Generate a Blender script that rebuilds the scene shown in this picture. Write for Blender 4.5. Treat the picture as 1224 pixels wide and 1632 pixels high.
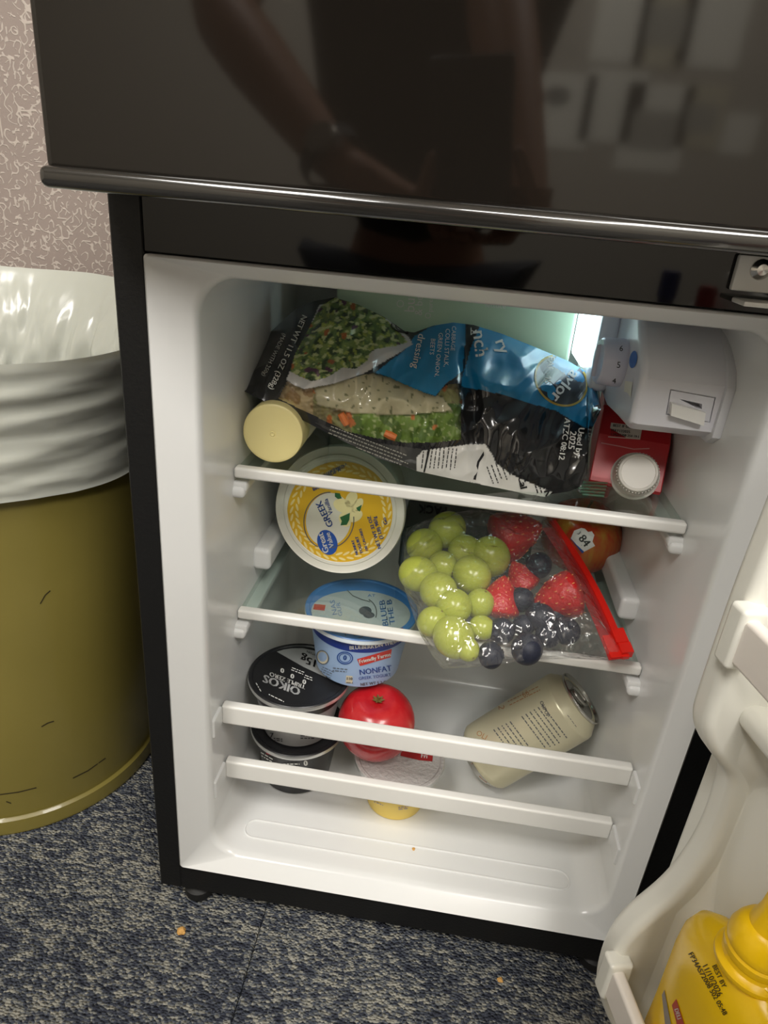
import bpy, bmesh, math, random
import numpy as np
from mathutils import Vector, Matrix, noise
from mathutils.bvhtree import BVHTree

random.seed(7)
for o in list(bpy.data.objects):
    bpy.data.objects.remove(o, do_unlink=True)
scene = bpy.context.scene
COL = scene.collection
PI = math.pi
LIFT = 0.055            # the fridge is measured from its liner's lower rim; the floor lies 55 mm below it

# ------------------------------------------------------------------ camera
FPX = 1090.0
CAMP = np.array([0.20429425, -0.43713052, 0.60305416])
RIGHT = np.array([0.98872493, 0.12456951, 0.08309902])
UPV = np.array([-0.12721543, 0.40603769, 0.90495836])
FWD = np.array([-0.07898888, 0.90532637, -0.41730675])
cam_d = bpy.data.cameras.new('camera')
cam_d.sensor_fit = 'VERTICAL'
cam_d.sensor_height = 36.0
cam_d.lens = FPX / 1632.0 * 36.0
cam_d.clip_start = 0.002
cam = bpy.data.objects.new('camera', cam_d)
COL.objects.link(cam)
M = Matrix.Identity(4)
for i in range(3):
    M[i][0], M[i][1], M[i][2] = RIGHT[i], UPV[i], -FWD[i]
M[0][3], M[1][3], M[2][3] = CAMP[0], CAMP[1], CAMP[2] + LIFT
cam.matrix_world = M
scene.camera = cam

# ------------------------------------------------------------------ world, lights, exposure
w = bpy.data.worlds.new('world')
scene.world = w
w.use_nodes = True
w.node_tree.nodes['Background'].inputs[0].default_value = (1.0, 0.95, 0.87, 1)
w.node_tree.nodes['Background'].inputs[1].default_value = 0.0   # closed room: no sky light
scene.view_settings.view_transform = 'Standard'
scene.view_settings.look = 'None'
scene.view_settings.exposure = 0.75
scene.view_settings.gamma = 1.0
scene.view_settings.use_curve_mapping = False

def area(name, loc, size, power, color=(1, .965, .91)):
    l = bpy.data.lights.new(name, 'AREA')
    l.shape = 'RECTANGLE'
    l.size, l.size_y = size
    l.energy = power
    l.color = color
    o = bpy.data.objects.new(name, l)
    COL.objects.link(o)
    o.location = loc
    return o
area('ceiling_lamp_left_offscreen', (-0.6, -1.55, 2.49), (0.6, 1.2), 33)
area('ceiling_lamp_right_offscreen', (1.0, -1.55, 2.49), (0.6, 1.2), 33)
area('ceiling_lamp_rear_offscreen', (0.2, -2.45, 2.49), (1.2, 0.6), 38)

# ------------------------------------------------------------------ helpers
def srgb(r, g, b):
    f = lambda c: ((c / 255.0 + 0.055) / 1.055) ** 2.4 if c > 10.3 else c / 255.0 / 12.92
    return (f(r), f(g), f(b), 1.0)

def ray(u, v):
    d = RIGHT * ((u - 612.0) / FPX) - UPV * ((v - 816.0) / FPX) + FWD
    return d / np.linalg.norm(d)
def on(u, v, ax, val):
    d = ray(u, v)
    return CAMP + d * ((val - CAMP[ax]) / d[ax])
def at_depth(u, v, dep):
    d = ray(u, v)
    return CAMP + d * (dep / (d @ FWD))
def on_plane(u, v, P0, n):
    d = ray(u, v); P0 = np.array(P0); n = np.array(n)
    return CAMP + d * (((P0 - CAMP) @ n) / (d @ n))

def mat(name, col, rough=0.5, metal=0.0, spec=0.5, coat=0.0, sss=0.0, emit=None, bump=None, vcol=None, var=None, sheen=0.0, aniso=0.0, coat_rough=0.05):
    m = bpy.data.materials.new(name); m.use_nodes = True
    nt = m.node_tree; b = nt.nodes['Principled BSDF']
    b.inputs['Base Color'].default_value = col
    b.inputs['Roughness'].default_value = rough
    b.inputs['Metallic'].default_value = metal
    b.inputs['Specular IOR Level'].default_value = spec
    b.inputs['Coat Weight'].default_value = coat
    b.inputs['Coat Roughness'].default_value = coat_rough
    if sss:
        b.inputs['Subsurface Weight'].default_value = sss
        b.inputs['Subsurface Radius'].default_value = (0.01, 0.008, 0.004)
        b.inputs['Subsurface Scale'].default_value = 1.0
    if emit:
        b.inputs['Emission Color'].default_value = emit[0]
        b.inputs['Emission Strength'].default_value = emit[1]
    tc = nt.nodes.new('ShaderNodeTexCoord')
    if vcol:
        a = nt.nodes.new('ShaderNodeVertexColor'); a.layer_name = vcol
        nt.links.new(a.outputs['Color'], b.inputs['Base Color'])
    if var:   # (second colour, noise scale, contrast lo, hi)
        n = nt.nodes.new('ShaderNodeTexNoise'); n.inputs['Scale'].default_value = var[1]; n.inputs['Detail'].default_value = 5
        r = nt.nodes.new('ShaderNodeValToRGB')
        r.color_ramp.elements[0].position = var[2]; r.color_ramp.elements[1].position = var[3]
        r.color_ramp.elements[0].color = col; r.color_ramp.elements[1].color = var[0]
        nt.links.new(tc.outputs['Object'], n.inputs['Vector'])
        nt.links.new(n.outputs['Fac'], r.inputs['Fac'])
        nt.links.new(r.outputs['Color'], b.inputs['Base Color'])
    if bump:  # (scale, strength, distance)
        n = nt.nodes.new('ShaderNodeTexNoise'); n.inputs['Scale'].default_value = bump[0]; n.inputs['Detail'].default_value = 3
        bp = nt.nodes.new('ShaderNodeBump'); bp.inputs['Strength'].default_value = bump[1]; bp.inputs['Distance'].default_value = bump[2]
        nt.links.new(tc.outputs['Object'], n.inputs['Vector'])
        nt.links.new(n.outputs['Fac'], bp.inputs['Height'])
        nt.links.new(bp.outputs['Normal'], b.inputs['Normal'])
    return m

def film(name, tint, rough=0.08, base=0.06, ior=1.45, bump=None, milky=0.0, milk_col=(.9, .9, .9, 1)):
    m = bpy.data.materials.new(name); m.use_nodes = True
    nt = m.node_tree; nt.nodes.clear()
    out = nt.nodes.new('ShaderNodeOutputMaterial')
    tr = nt.nodes.new('ShaderNodeBsdfTransparent'); tr.inputs[0].default_value = tint
    gl = nt.nodes.new('ShaderNodeBsdfGlossy'); gl.inputs['Roughness'].default_value = rough
    lw = nt.nodes.new('ShaderNodeLayerWeight'); lw.inputs['Blend'].default_value = .5
    pw = nt.nodes.new('ShaderNodeMath'); pw.operation = 'POWER'; pw.inputs[1].default_value = 4.0
    fr = nt.nodes.new('ShaderNodeMath'); fr.operation = 'MULTIPLY_ADD'; f0 = ((ior - 1) / (ior + 1)) ** 2; fr.inputs[1].default_value = .75; fr.inputs[2].default_value = f0
    nt.links.new(lw.outputs['Facing'], pw.inputs[0]); nt.links.new(pw.outputs[0], fr.inputs[0])
    ad = nt.nodes.new('ShaderNodeMath'); ad.operation = 'ADD'; ad.inputs[1].default_value = base; ad.use_clamp = True
    mx = nt.nodes.new('ShaderNodeMixShader')
    nt.links.new(fr.outputs[0], ad.inputs[0]); nt.links.new(ad.outputs[0], mx.inputs[0])
    src = tr
    if milky:
        df = nt.nodes.new('ShaderNodeBsdfDiffuse'); df.inputs[0].default_value = milk_col
        m2 = nt.nodes.new('ShaderNodeMixShader'); m2.inputs[0].default_value = milky
        nt.links.new(tr.outputs[0], m2.inputs[1]); nt.links.new(df.outputs[0], m2.inputs[2]); src = m2
    nt.links.new(src.outputs[0], mx.inputs[1]); nt.links.new(gl.outputs[0], mx.inputs[2])
    nt.links.new(mx.outputs[0], out.inputs[0])
    if bump:
        tc = nt.nodes.new('ShaderNodeTexCoord')
        n = nt.nodes.new('ShaderNodeTexNoise'); n.inputs['Scale'].default_value = bump[0]; n.inputs['Detail'].default_value = 2
        bp = nt.nodes.new('ShaderNodeBump'); bp.inputs['Strength'].default_value = bump[1]; bp.inputs['Distance'].default_value = bump[2]
        nt.links.new(tc.outputs['Object'], n.inputs['Vector']); nt.links.new(n.outputs['Fac'], bp.inputs['Height'])
        nt.links.new(bp.outputs['Normal'], gl.inputs['Normal']); nt.links.new(bp.outputs['Normal'], lw.inputs['Normal'])
    return m

class MB:
    def __init__(s): s.v = []; s.f = []; s.c = None
    def add(s, vs, fs, mtx=None):
        k = len(s.v)
        for p in vs:
            p = Vector(p)
            s.v.append(tuple(mtx @ p) if mtx is not None else tuple(p))
        s.f += [tuple(i + k for i in f) for f in fs]
        return s
    def bm(s, b, mtx=None):
        b.verts.index_update()
        s.add([v.co.copy() for v in b.verts], [[v.index for v in f.verts] for f in b.faces], mtx); b.free(); return s
    def box(s, x0, x1, y0, y1, z0, z1, r=0.0, seg=2, mtx=None):
        b = bmesh.new(); bmesh.ops.create_cube(b, size=1)
        for v in b.verts:
            v.co = Vector(((x0 + x1) / 2 + v.co.x * (x1 - x0), (y0 + y1) / 2 + v.co.y * (y1 - y0), (z0 + z1) / 2 + v.co.z * (z1 - z0)))
        if r: bmesh.ops.bevel(b, geom=list(b.edges), offset=r, segments=seg, profile=0.5, affect='EDGES')
        return s.bm(b, mtx)
    def lathe(s, prof, mtx=None, n=64, sx=1.0, sy=1.0, cap=True):
        vs = []; fs = []
        for (r, z) in prof:
            for k in range(n):
                a = 2 * PI * k / n; vs.append((r * math.cos(a) * sx, r * math.sin(a) * sy, z))
        for i in range(len(prof) - 1):
            for k in range(n):
                fs.append((i * n + k, i * n + (k + 1) % n, (i + 1) * n + (k + 1) % n, (i + 1) * n + k))
        if cap and prof[0][0] > 1e-6: fs.append(tuple(range(n))[::-1])
        if cap and prof[-1][0] > 1e-6: fs.append(tuple((len(prof) - 1) * n + k for k in range(n)))
        return s.add(vs, fs, mtx)
    def tube(s, path, r, n=10, closed=False):
        P = [Vector(p) for p in path]; m = len(P); vs = []; fs = []
        for i in range(m):
            t = (P[(i + 1) % m] - P[i - 1]) if closed else (P[min(i + 1, m - 1)] - P[max(i - 1, 0)])
            t.normalize()
            a = t.cross(Vector((0, 0, 1)))
            if a.length < 1e-3: a = t.cross(Vector((1, 0, 0)))
            a.normalize(); b = t.cross(a)
            rr = r[i] if isinstance(r, (list, tuple)) else r
            for k in range(n):
                an = 2 * PI * k / n; vs.append(P[i] + a * (rr * math.cos(an)) + b * (rr * math.sin(an)))
        for i in range(m if closed else m - 1):
            j = (i + 1) % m
            for k in range(n): fs.append((i * n + k, i * n + (k + 1) % n, j * n + (k + 1) % n, j * n + k))
        if not closed: fs += [tuple(range(n))[::-1], tuple((m - 1) * n + k for k in range(n))]
        return s.add(vs, fs)
    def prism(s, poly, fn, t0, t1, r=0.0, seg=3):
        """poly: 2D points; fn(p, q, t) -> xyz; extruded from t0 to t1; bevelled on its two rims."""
        b = bmesh.new(); n = len(poly)
        A = [b.verts.new(fn(p, q, t0)) for p, q in poly]; B = [b.verts.new(fn(p, q, t1)) for p, q in poly]
        b.faces.new(A[::-1]); b.faces.new(B)
        for i in range(n): b.faces.new((A[i], A[(i + 1) % n], B[(i + 1) % n], B[i]))
        if r:
            es = [e for e in b.edges if (e.verts[0] in A) == (e.verts[1] in A)]
            bmesh.ops.bevel(b, geom=es, offset=r, segments=seg, profile=0.5, affect='EDGES')
        bmesh.ops.recalc_face_normals(b, faces=list(b.faces))
        return s.bm(b)
    def bvh(s): return BVHTree.FromPolygons([Vector(p) for p in s.v], s.f)

def build(name, mb, m, parent=None, smooth=35, label=None, kind=None):
    me = bpy.data.meshes.new(name)
    me.from_pydata([tuple(float(c) for c in p) for p in mb.v], [], mb.f)
    bmm = bmesh.new(); bmm.from_mesh(me)
    bmesh.ops.recalc_face_normals(bmm, faces=list(bmm.faces)); bmm.to_mesh(me); bmm.free()
    if smooth:
        me.shade_smooth(); me.set_sharp_from_angle(angle=math.radians(smooth))
    if mb.c is not None:
        a = me.color_attributes.new('Col', 'FLOAT_COLOR', 'POINT')
        a.data.foreach_set('color', np.array(mb.c, dtype=np.float32).ravel())
    me.materials.append(m)
    o = bpy.data.objects.new(name, me); COL.objects.link(o)
    if smooth and smooth <= 60 and len(mb.v) < 6000:
        wn = o.modifiers.new('weighted_normals', 'WEIGHTED_NORMAL'); wn.keep_sharp = True; wn.weight = 90
    if parent is not None: o.parent = parent
    if label: o['label'] = label
    if kind: o['kind'] = kind
    return o

def tag(o, label, cat, group=None):
    o['label'] = label; o['category'] = cat
    if group: o['group'] = group
    return o
def thing(name, label, cat, group=None):
    o = bpy.data.objects.new(name, None); o.empty_display_size = 0.02; COL.objects.link(o)
    return tag(o, label, cat, group)
def kids(o):
    return [c for c in bpy.data.objects if c.parent == o]
def seat(o):
    """move an Empty (its parts were built in place) to the thing's base"""
    allc = []
    for c in kids(o):
        allc.append(c); allc += kids(c)
    P = np.array([tuple(v.co) for c in allc if c.type == 'MESH' for v in c.data.vertices])
    base = Vector(((P[:, 0].min() + P[:, 0].max()) / 2, (P[:, 1].min() + P[:, 1].max()) / 2, P[:, 2].min()))
    for c in allc:
        if c.type == 'MESH': c.data.transform(Matrix.Translation(-base))
    o.location = base
    return o

def frame(origin, zdir, xhint=(1, 0, 0)):
    z = Vector(zdir).normalized(); x = Vector(xhint); x = (x - z * x.dot(z)).normalized(); y = z.cross(x)
    m = Matrix.Identity(4)
    for i in range(3): m[i][0], m[i][1], m[i][2], m[i][3] = x[i], y[i], z[i], origin[i]
    return m

# --- print on surfaces: flat shapes and letters laid on the surface itself
_tc = {}
def text_geo(s):
    if s in _tc: return _tc[s]
    cu = bpy.data.curves.new('t', 'FONT'); cu.body = s; cu.resolution_u = 2
    cu.align_x = 'CENTER'; cu.align_y = 'CENTER'
    ob = bpy.data.objects.new('t', cu); COL.objects.link(ob)
    dg = bpy.context.evaluated_depsgraph_get(); dg.update()
    me = ob.evaluated_get(dg).to_mesh()
    r = ([tuple(v.co) for v in me.vertices], [tuple(p.vertices) for p in me.polygons])
    ob.evaluated_get(dg).to_mesh_clear()
    bpy.data.objects.remove(ob); bpy.data.curves.remove(cu)
    _tc[s] = r
    return r

class Print:
    def __init__(s, bvh, off=0.0004, join=False): s.b = bvh; s.segs = []; s.off = off; s.join = join; s.dense = join
    def hit(s, u, v, lift=0.0):
        d = Vector(ray(u, v)); h = s.b.ray_cast(Vector(CAMP), d)
        if h[0] is None: return None
        n = h[1]
        if n.dot(d) > 0: n = -n
        return h[0] + n * (s.off + lift)
    def _add(s, pts, faces, lift=0.0):
        H = [s.hit(u, v, lift) for u, v in pts]; mp = {}; vs = []
        for i, h in enumerate(H):
            if h is not None: mp[i] = len(vs); vs.append(h)
        fs = [[mp[i] for i in f] for f in faces if all(i in mp for i in f)]
        if not fs: return s
        if not (s.join and s.segs): s.segs.append([MB(), s.dense])
        s.segs[-1][0].add(vs, fs)
        return s
    def text(s, t, c, d, size, up=None, bold=0.0, lift=0.0):
        """t centred at pixel c, reading along pixel direction d; size in pixels; up: pixel vector of one em of height"""
        d = np.array(d, float); d /= np.linalg.norm(d)
        up = np.array((d[1], -d[0])) * size if up is None else np.array(up, float)
        vs, fs = text_geo(t)
        s._add([np.array(c) + d * size * x + up * y for x, y, _ in vs], fs, lift)
        if bold:
            s.join, j = True, s.join
            for b in (-bold, bold):
                s._add([np.array(c) + d * (size * x + b) + up * y for x, y, _ in vs], fs, lift)
            s.join = j
        return s
    def poly(s, pts, cuts=0, lift=0.0):
        b = bmesh.new(); b.faces.new([b.verts.new((p[0], p[1], 0)) for p in pts])
        bmesh.ops.triangulate(b, faces=list(b.faces))
        if cuts: bmesh.ops.subdivide_edges(b, edges=list(b.edges), cuts=cuts, use_grid_fill=True)
        b.verts.index_update()
        V = [(v.co.x, v.co.y) for v in b.verts]; Fs = [[v.index for v in f.verts] for f in b.faces]; b.free()
        return s._add(V, Fs, lift)
    def ell(s, c, rx, ry, rot=0, n=40, lift=0.0, cuts=0):
        cr, sr = math.cos(math.radians(rot)), math.sin(math.radians(rot))
        return s.poly([(c[0] + rx * math.cos(a) * cr - ry * math.sin(a) * sr, c[1] + rx * math.cos(a) * sr + ry * math.sin(a) * cr)
                       for a in [2 * PI * k / n for k in range(n)]], cuts, lift)
    def line(s, pts, wd, lift=0.0):
        P = [np.array(p, float) for p in pts]; vs = []; fs = []
        for i, p in enumerate(P):
            t = P[min(i + 1, len(P) - 1)] - P[max(i - 1, 0)]; t /= np.linalg.norm(t) + 1e-9
            nn = np.array((-t[1], t[0])) * wd / 2; vs += [p + nn, p - nn]
        for i in range(len(P) - 1): fs.append((2 * i, 2 * i + 1, 2 * i + 3, 2 * i + 2))
        return s._add(vs, fs, lift)
    def arc(s, c, rx, ry, a0, a1, wd, rot=0, n=24, lift=0.0):
        cr, sr = math.cos(math.radians(rot)), math.sin(math.radians(rot)); pts = []
        for k in range(n + 1):
            a = math.radians(a0 + (a1 - a0) * k / n)
            pts.append((c[0] + rx * math.cos(a) * cr - ry * math.sin(a) * sr, c[1] + rx * math.cos(a) * sr + ry * math.sin(a) * cr))
        return s.line(pts, wd, lift)
    def greek(s, c, d, length, nlines, gap, wd, seed=1, up=None):
        """lines of type too small to read: rows of word-length strokes"""
        rnd = random.Random(seed); d = np.array(d, float); d /= np.linalg.norm(d)
        dn = -np.array((d[1], -d[0])) if up is None else -np.array(up, float)
        first, j = True, s.join
        for i in range(nlines):
            x = -length / 2; end = length / 2 * rnd.uniform(.75, 1)
            while x < end:
                l = rnd.uniform(2.0, 7.0)
                a = np.array(c) + d * x + dn * gap * (i - (nlines - 1) / 2); b = a + d * min(l, end - x + 1)
                s.dense = True; s.join = j or not first; s.line([a, (a + b) / 2, b], wd); first = False; x += l + 1.6
        s.join = j; s.dense = j
        return s
    def out(s, name, m, parent, label=None):
        for g, dense in s.segs: build(name, g, m, parent, smooth=0, label=label, kind='stuff' if dense else None)

# ------------------------------------------------------------------ materials
white_plastic = mat('white_plastic', srgb(232, 231, 226), .28, spec=.5)
liner_mat = mat('liner_plastic', srgb(226, 227, 226), .22, spec=.5, bump=(6, .05, .002))
door_liner_mat = mat('door_liner_plastic', srgb(230, 229, 220), .3, spec=.5)
black_side = mat('black_textured_steel', srgb(20, 20, 20), .42, spec=.35, bump=(420, .35, .0006))
black_gloss = mat('black_gloss', srgb(14, 13, 12), .05, spec=.5)
door_gloss = mat('freezer_door_gloss', srgb(25, 22, 19), .06, spec=.55)
trim_gloss = mat('trim_gloss', srgb(40, 38, 35), .16, spec=.7, coat=.8)
black_rubber = mat('black_rubber', srgb(18, 18, 18), .6)
steel = mat('bright_steel', srgb(215, 213, 208), .22, metal=1.0)
glass_mat = film('shelf_glass', (.90, .945, .92, 1), .02, .0, 1.5)
ink_white = mat('ink_white', srgb(225, 225, 220), .5)
ink_black = mat('ink_black', srgb(20, 20, 22), .5)
ink_grey = mat('ink_grey', srgb(95, 97, 100), .5)
ink_blue = mat('ink_blue', srgb(35, 75, 150), .4)

# ------------------------------------------------------------------ setting
def carpet_material():
    m = bpy.data.materials.new('carpet_loop_pile'); m.use_nodes = True
    nt = m.node_tree; b = nt.nodes['Principled BSDF']; L = nt.links.new
    b.inputs['Roughness'].default_value = .95; b.inputs['Specular IOR Level'].default_value = .1
    tc = nt.nodes.new('ShaderNodeTexCoord')
    def mapping(sc, rot=0):
        k = nt.nodes.new('ShaderNodeMapping'); k.inputs['Scale'].default_value = sc; k.inputs['Rotation'].default_value = (0, 0, rot); L(tc.outputs['Object'], k.inputs['Vector']); return k
    n1 = nt.nodes.new('ShaderNodeTexNoise'); n1.inputs['Scale'].default_value = 1; n1.inputs['Detail'].default_value = 4; n1.inputs['Roughness'].default_value = .65
    L(mapping((75, 210, 60)).outputs[0], n1.inputs['Vector'])
    n2 = nt.nodes.new('ShaderNodeTexNoise'); n2.inputs['Scale'].default_value = 1; n2.inputs['Detail'].default_value = 2
    L(mapping((11, 16, 10)).outputs[0], n2.inputs['Vector'])
    vo = nt.nodes.new('ShaderNodeTexVoronoi'); vo.inputs['Scale'].default_value = 1
    L(mapping((330, 420, 300)).outputs[0], vo.inputs['Vector'])
    a = nt.nodes.new('ShaderNodeMath'); a.operation = 'MULTIPLY_ADD'; a.inputs[1].default_value = .30
    L(n2.outputs['Fac'], a.inputs[0]); L(n1.outputs['Fac'], a.inputs[2])
    sep = nt.nodes.new('ShaderNodeSeparateColor'); L(vo.outputs['Color'], sep.inputs[0])
    a2 = nt.nodes.new('ShaderNodeMath'); a2.operation = 'MULTIPLY_ADD'; a2.inputs[1].default_value = .26
    L(sep.outputs[0], a2.inputs[0]); L(a.outputs[0], a2.inputs[2])
    r = nt.nodes.new('ShaderNodeValToRGB'); e = r.color_ramp.elements
    e[0].position = .58; e[0].color = srgb(54, 57, 68); e[1].position = .92; e[1].color = srgb(160, 158, 148)
    k = r.color_ramp.elements.new(.73); k.color = srgb(78, 83, 94)
    k = r.color_ramp.elements.new(.82); k.color = srgb(112, 114, 114)
    L(a2.outputs[0], r.inputs['Fac'])
    L(r.outputs[0], b.inputs['Base Color'])
    bp = nt.nodes.new('ShaderNodeBump'); bp.inputs['Strength'].default_value = 1; bp.inputs['Distance'].default_value = .004; bp.invert = True
    L(vo.outputs['Distance'], bp.inputs['Height']); L(bp.outputs[0], b.inputs['Normal'])
    return m

def wallpaper_material():
    m = bpy.data.materials.new('squiggle_wallpaper'); m.use_nodes = True
    nt = m.node_tree; b = nt.nodes['Principled BSDF']; L = nt.links.new
    b.inputs['Roughness'].default_value = .55; b.inputs['Specular IOR Level'].default_value = .3
    tc = nt.nodes.new('ShaderNodeTexCoord')
    def worm(off, sc):
        mp = nt.nodes.new('ShaderNodeMapping'); mp.inputs['Location'].default_value = off; L(tc.outputs['Object'], mp.inputs['Vector'])
        n = nt.nodes.new('ShaderNodeTexNoise'); n.inputs['Scale'].default_value = sc; n.inputs['Detail'].default_value = 0.0; L(mp.outputs[0], n.inputs['Vector'])
        s = nt.nodes.new('ShaderNodeMath'); s.operation = 'SUBTRACT'; s.inputs[1].default_value = .5; L(n.outputs['Fac'], s.inputs[0])
        ab = nt.nodes.new('ShaderNodeMath'); ab.operation = 'ABSOLUTE'; L(s.outputs[0], ab.inputs[0])
        lt = nt.nodes.new('ShaderNodeMapRange'); lt.inputs['From Min'].default_value = .024; lt.inputs['From Max'].default_value = .05; lt.inputs['To Min'].default_value = 1; lt.inputs['To Max'].default_value = 0
        L(ab.outputs[0], lt.inputs['Value'])
        n2 = nt.nodes.new('ShaderNodeTexNoise'); n2.inputs['Scale'].default_value = sc * 1.7; n2.inputs['Detail'].default_value = 0
        mp2 = nt.nodes.new('ShaderNodeMapping'); mp2.inputs['Location'].default_value = (off[0] + 5, off[1] + 3, off[2]); L(tc.outputs['Object'], mp2.inputs['Vector']); L(mp2.outputs[0], n2.inputs['Vector'])
        g = nt.nodes.new('ShaderNodeMapRange'); g.inputs['From Min'].default_value = .47; g.inputs['From Max'].default_value = .52; L(n2.outputs['Fac'], g.inputs['Value'])
        mu = nt.nodes.new('ShaderNodeMath'); mu.operation = 'MULTIPLY'; L(lt.outputs[0], mu.inputs[0]); L(g.outputs[0], mu.inputs[1]); return mu
    a, c = worm((0, 0, 0), 88), worm((9, 4, 2), 97)
    mx = nt.nodes.new('ShaderNodeMath'); mx.operation = 'MAXIMUM'; L(a.outputs[0], mx.inputs[0]); L(c.outputs[0], mx.inputs[1])
    r = nt.nodes.new('ShaderNodeValToRGB'); e = r.color_ramp.elements
    e[0].position = 0; e[0].color = srgb(152, 139, 132); e[1].position = 1; e[1].color = srgb(188, 177, 168)
    L(mx.outputs[0], r.inputs['Fac']); L(r.outputs[0], b.inputs['Base Color'])
    fi = nt.nodes.new('ShaderNodeTexNoise'); fi.inputs['Scale'].default_value = 900; L(tc.outputs['Object'], fi.inputs['Vector'])
    s2 = nt.nodes.new('ShaderNodeMath'); s2.operation = 'MULTIPLY_ADD'; s2.inputs[1].default_value = .25; L(fi.outputs['Fac'], s2.inputs[0]); L(mx.outputs[0], s2.inputs[2])
    bp = nt.nodes.new('ShaderNodeBump'); bp.inputs['Strength'].default_value = .5; bp.inputs['Distance'].default_value = .0012
    L(s2.outputs[0], bp.inputs['Height']); L(bp.outputs[0], b.inputs['Normal'])
    return m

FZ = -LIFT
X0, X1, Y0, Y1, ZT = -2.2, 2.4, -2.9, 0.42, 2.45
carpet = carpet_material(); wallpaper = wallpaper_material()
paint = mat('room_paint', srgb(176, 170, 158), .8)
ceil_m = mat('ceiling_tile', srgb(225, 220, 210), .9)
def struct(name, mb, m):
    o = build(name, mb, m); o['kind'] = 'structure'; return o
floor = struct('floor', MB().box(X0, X1, Y0, Y1, FZ - .06, FZ - .006), mat('subfloor', srgb(60, 60, 60), .9))
TS = 0.61
for ix in range(-1, 1):
    for iy in range(-1, 1):
        t = build('carpet_tile', MB().box(.083 + ix * TS + .0004, .083 + (ix + 1) * TS - .0004, -.49 + iy * TS + TS * .0 + .0004, -.49 + (iy + 1) * TS - .0004, FZ - .006, FZ, .0012, 1), carpet, floor)
        t2 = t
for iy in range(1, 2):
    for ix in range(-2, 2):
        build('carpet_tile', MB().box(.083 + ix * TS + .0004, .083 + (ix + 1) * TS - .0004, -.49 + iy * TS + .0004 - .0, min(Y1, -.49 + (iy + 1) * TS), FZ - .006, FZ, .0012, 1), carpet, floor)
for ix in (-2, 1):
    for iy in range(-1, 1):
        build('carpet_tile', MB().box(.083 + ix * TS + .0004, .083 + (ix + 1) * TS - .0004, -.49 + iy * TS + .0004, -.49 + (iy + 1) * TS - .0004, FZ - .006, FZ, .0012, 1), carpet, floor)
struct('wall_back', MB().box(X0, X1, Y1, Y1 + .06, FZ - .006, ZT), wallpaper)
struct('wall_front', MB().box(X0, X1, Y0 - .06, Y0, FZ - .006, ZT), paint)
struct('wall_left', MB().box(X0 - .06, X0, Y0, Y1, FZ - .006, ZT), paint)
struct('wall_right', MB().box(X1, X1 + .06, Y0, Y1, FZ - .006, ZT), paint)
struct('ceiling', MB().box(X0, X1, Y0, Y1, ZT, ZT + .05), ceil_m)

# ------------------------------------------------------------------ fridge
fridge = thing('mini_fridge', 'black two-door mini fridge standing open on the carpet, white inside', 'refrigerator')
CX0, CX1, CD, CT = -.0217, .4417, .385, .88
cab = MB()
cab.box(CX0, 0, 0, CD, -.033, CT, .0012, 1)
cab.box(.42, CX1, 0, CD, -.033, CT, .0012, 1)
cab.box(0, .42, .335, CD, -.033, CT)
cab.box(0, .42, .006, .335, CT - .03, CT)
cab.box(0, .42, .001, .335, -.033, -.002)
cab.box(0, .42, .04, .335, .62, .63)
build('cabinet', cab, black_side, fridge)
build('crossbar', MB().box(.0005, .4195, -.0008, .04, .5592, .612, .0008, 1), black_gloss, fridge, label='glossy black crossbar between the two doors')

def rr(x0, x1, z0, z1, r, n=8):
    P = []
    for cx, cz, a0 in ((x1 - r, z1 - r, 0), (x0 + r, z1 - r, 90), (x0 + r, z0 + r, 180), (x1 - r, z0 + r, 270)):
        for k in range(n + 1):
            a = math.radians(a0 + 90.0 * k / n); P.append((cx + r * math.cos(a), cz + r * math.sin(a)))
    return P
def rings(mb, lst, cap=True):
    base = len(mb.v); N = None
    for (y, x0, x1, z0, z1, r) in lst:
        P = rr(x0, x1, z0, z1, r); N = len(P); mb.v += [(x, y, z) for x, z in P]
    for i in range(len(lst) - 1):
        for k in range(N):
            mb.f.append((base + i * N + k, base + i * N + (k + 1) % N, base + (i + 1) * N + (k + 1) % N, base + (i + 1) * N + k))
    if cap: mb.f.append(tuple(base + (len(lst) - 1) * N + k for k in range(N)))
WL, WR, BACK, FL = .029, .4025, .312, .0155     # liner walls, back wall, floor of the compartment
lm = MB()
rings(lm, [(.004, .0005, .4195, .0005, .5585, .003), (-.002, .0005, .4195, .0005, .5585, .003), (-.0035, .002, .418, .002, .557, .003),
           (.008, .026, .405, .0135, .549, .026), (.0105, .0285, .4032, .0152, .5475, .027), (.015, WL + .0008, WR - .0004, FL + .0004, .547, .028),
           (.02, WL, WR, FL, .547, .028), (BACK - .03, WL + .001, WR - .001, FL + .001, .545, .028), (BACK - .012, WL + .004, WR - .004, FL + .005, .542, .03),
           (BACK - .003, WL + .012, WR - .012, FL + .013, .534, .03), (BACK, WL + .026, WR - .026, FL + .027, .52, .03)])
liner = build('inner_liner', lm, liner_mat, fridge, smooth=50, label='moulded white plastic liner of the open compartment')
# moulded obround ridge in the floor of the liner
path = []
for cx, a0 in ((.365, -90), (.0625, 90)):
    for k in range(13):
        a = math.radians(a0 + 15 * k); path.append((cx + .0105 * math.cos(a), .0412 + .0105 * math.sin(a), FL + .0002))
build('floor_ridge', MB().tube(path, .0011, 8, True), liner_mat, fridge)
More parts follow.
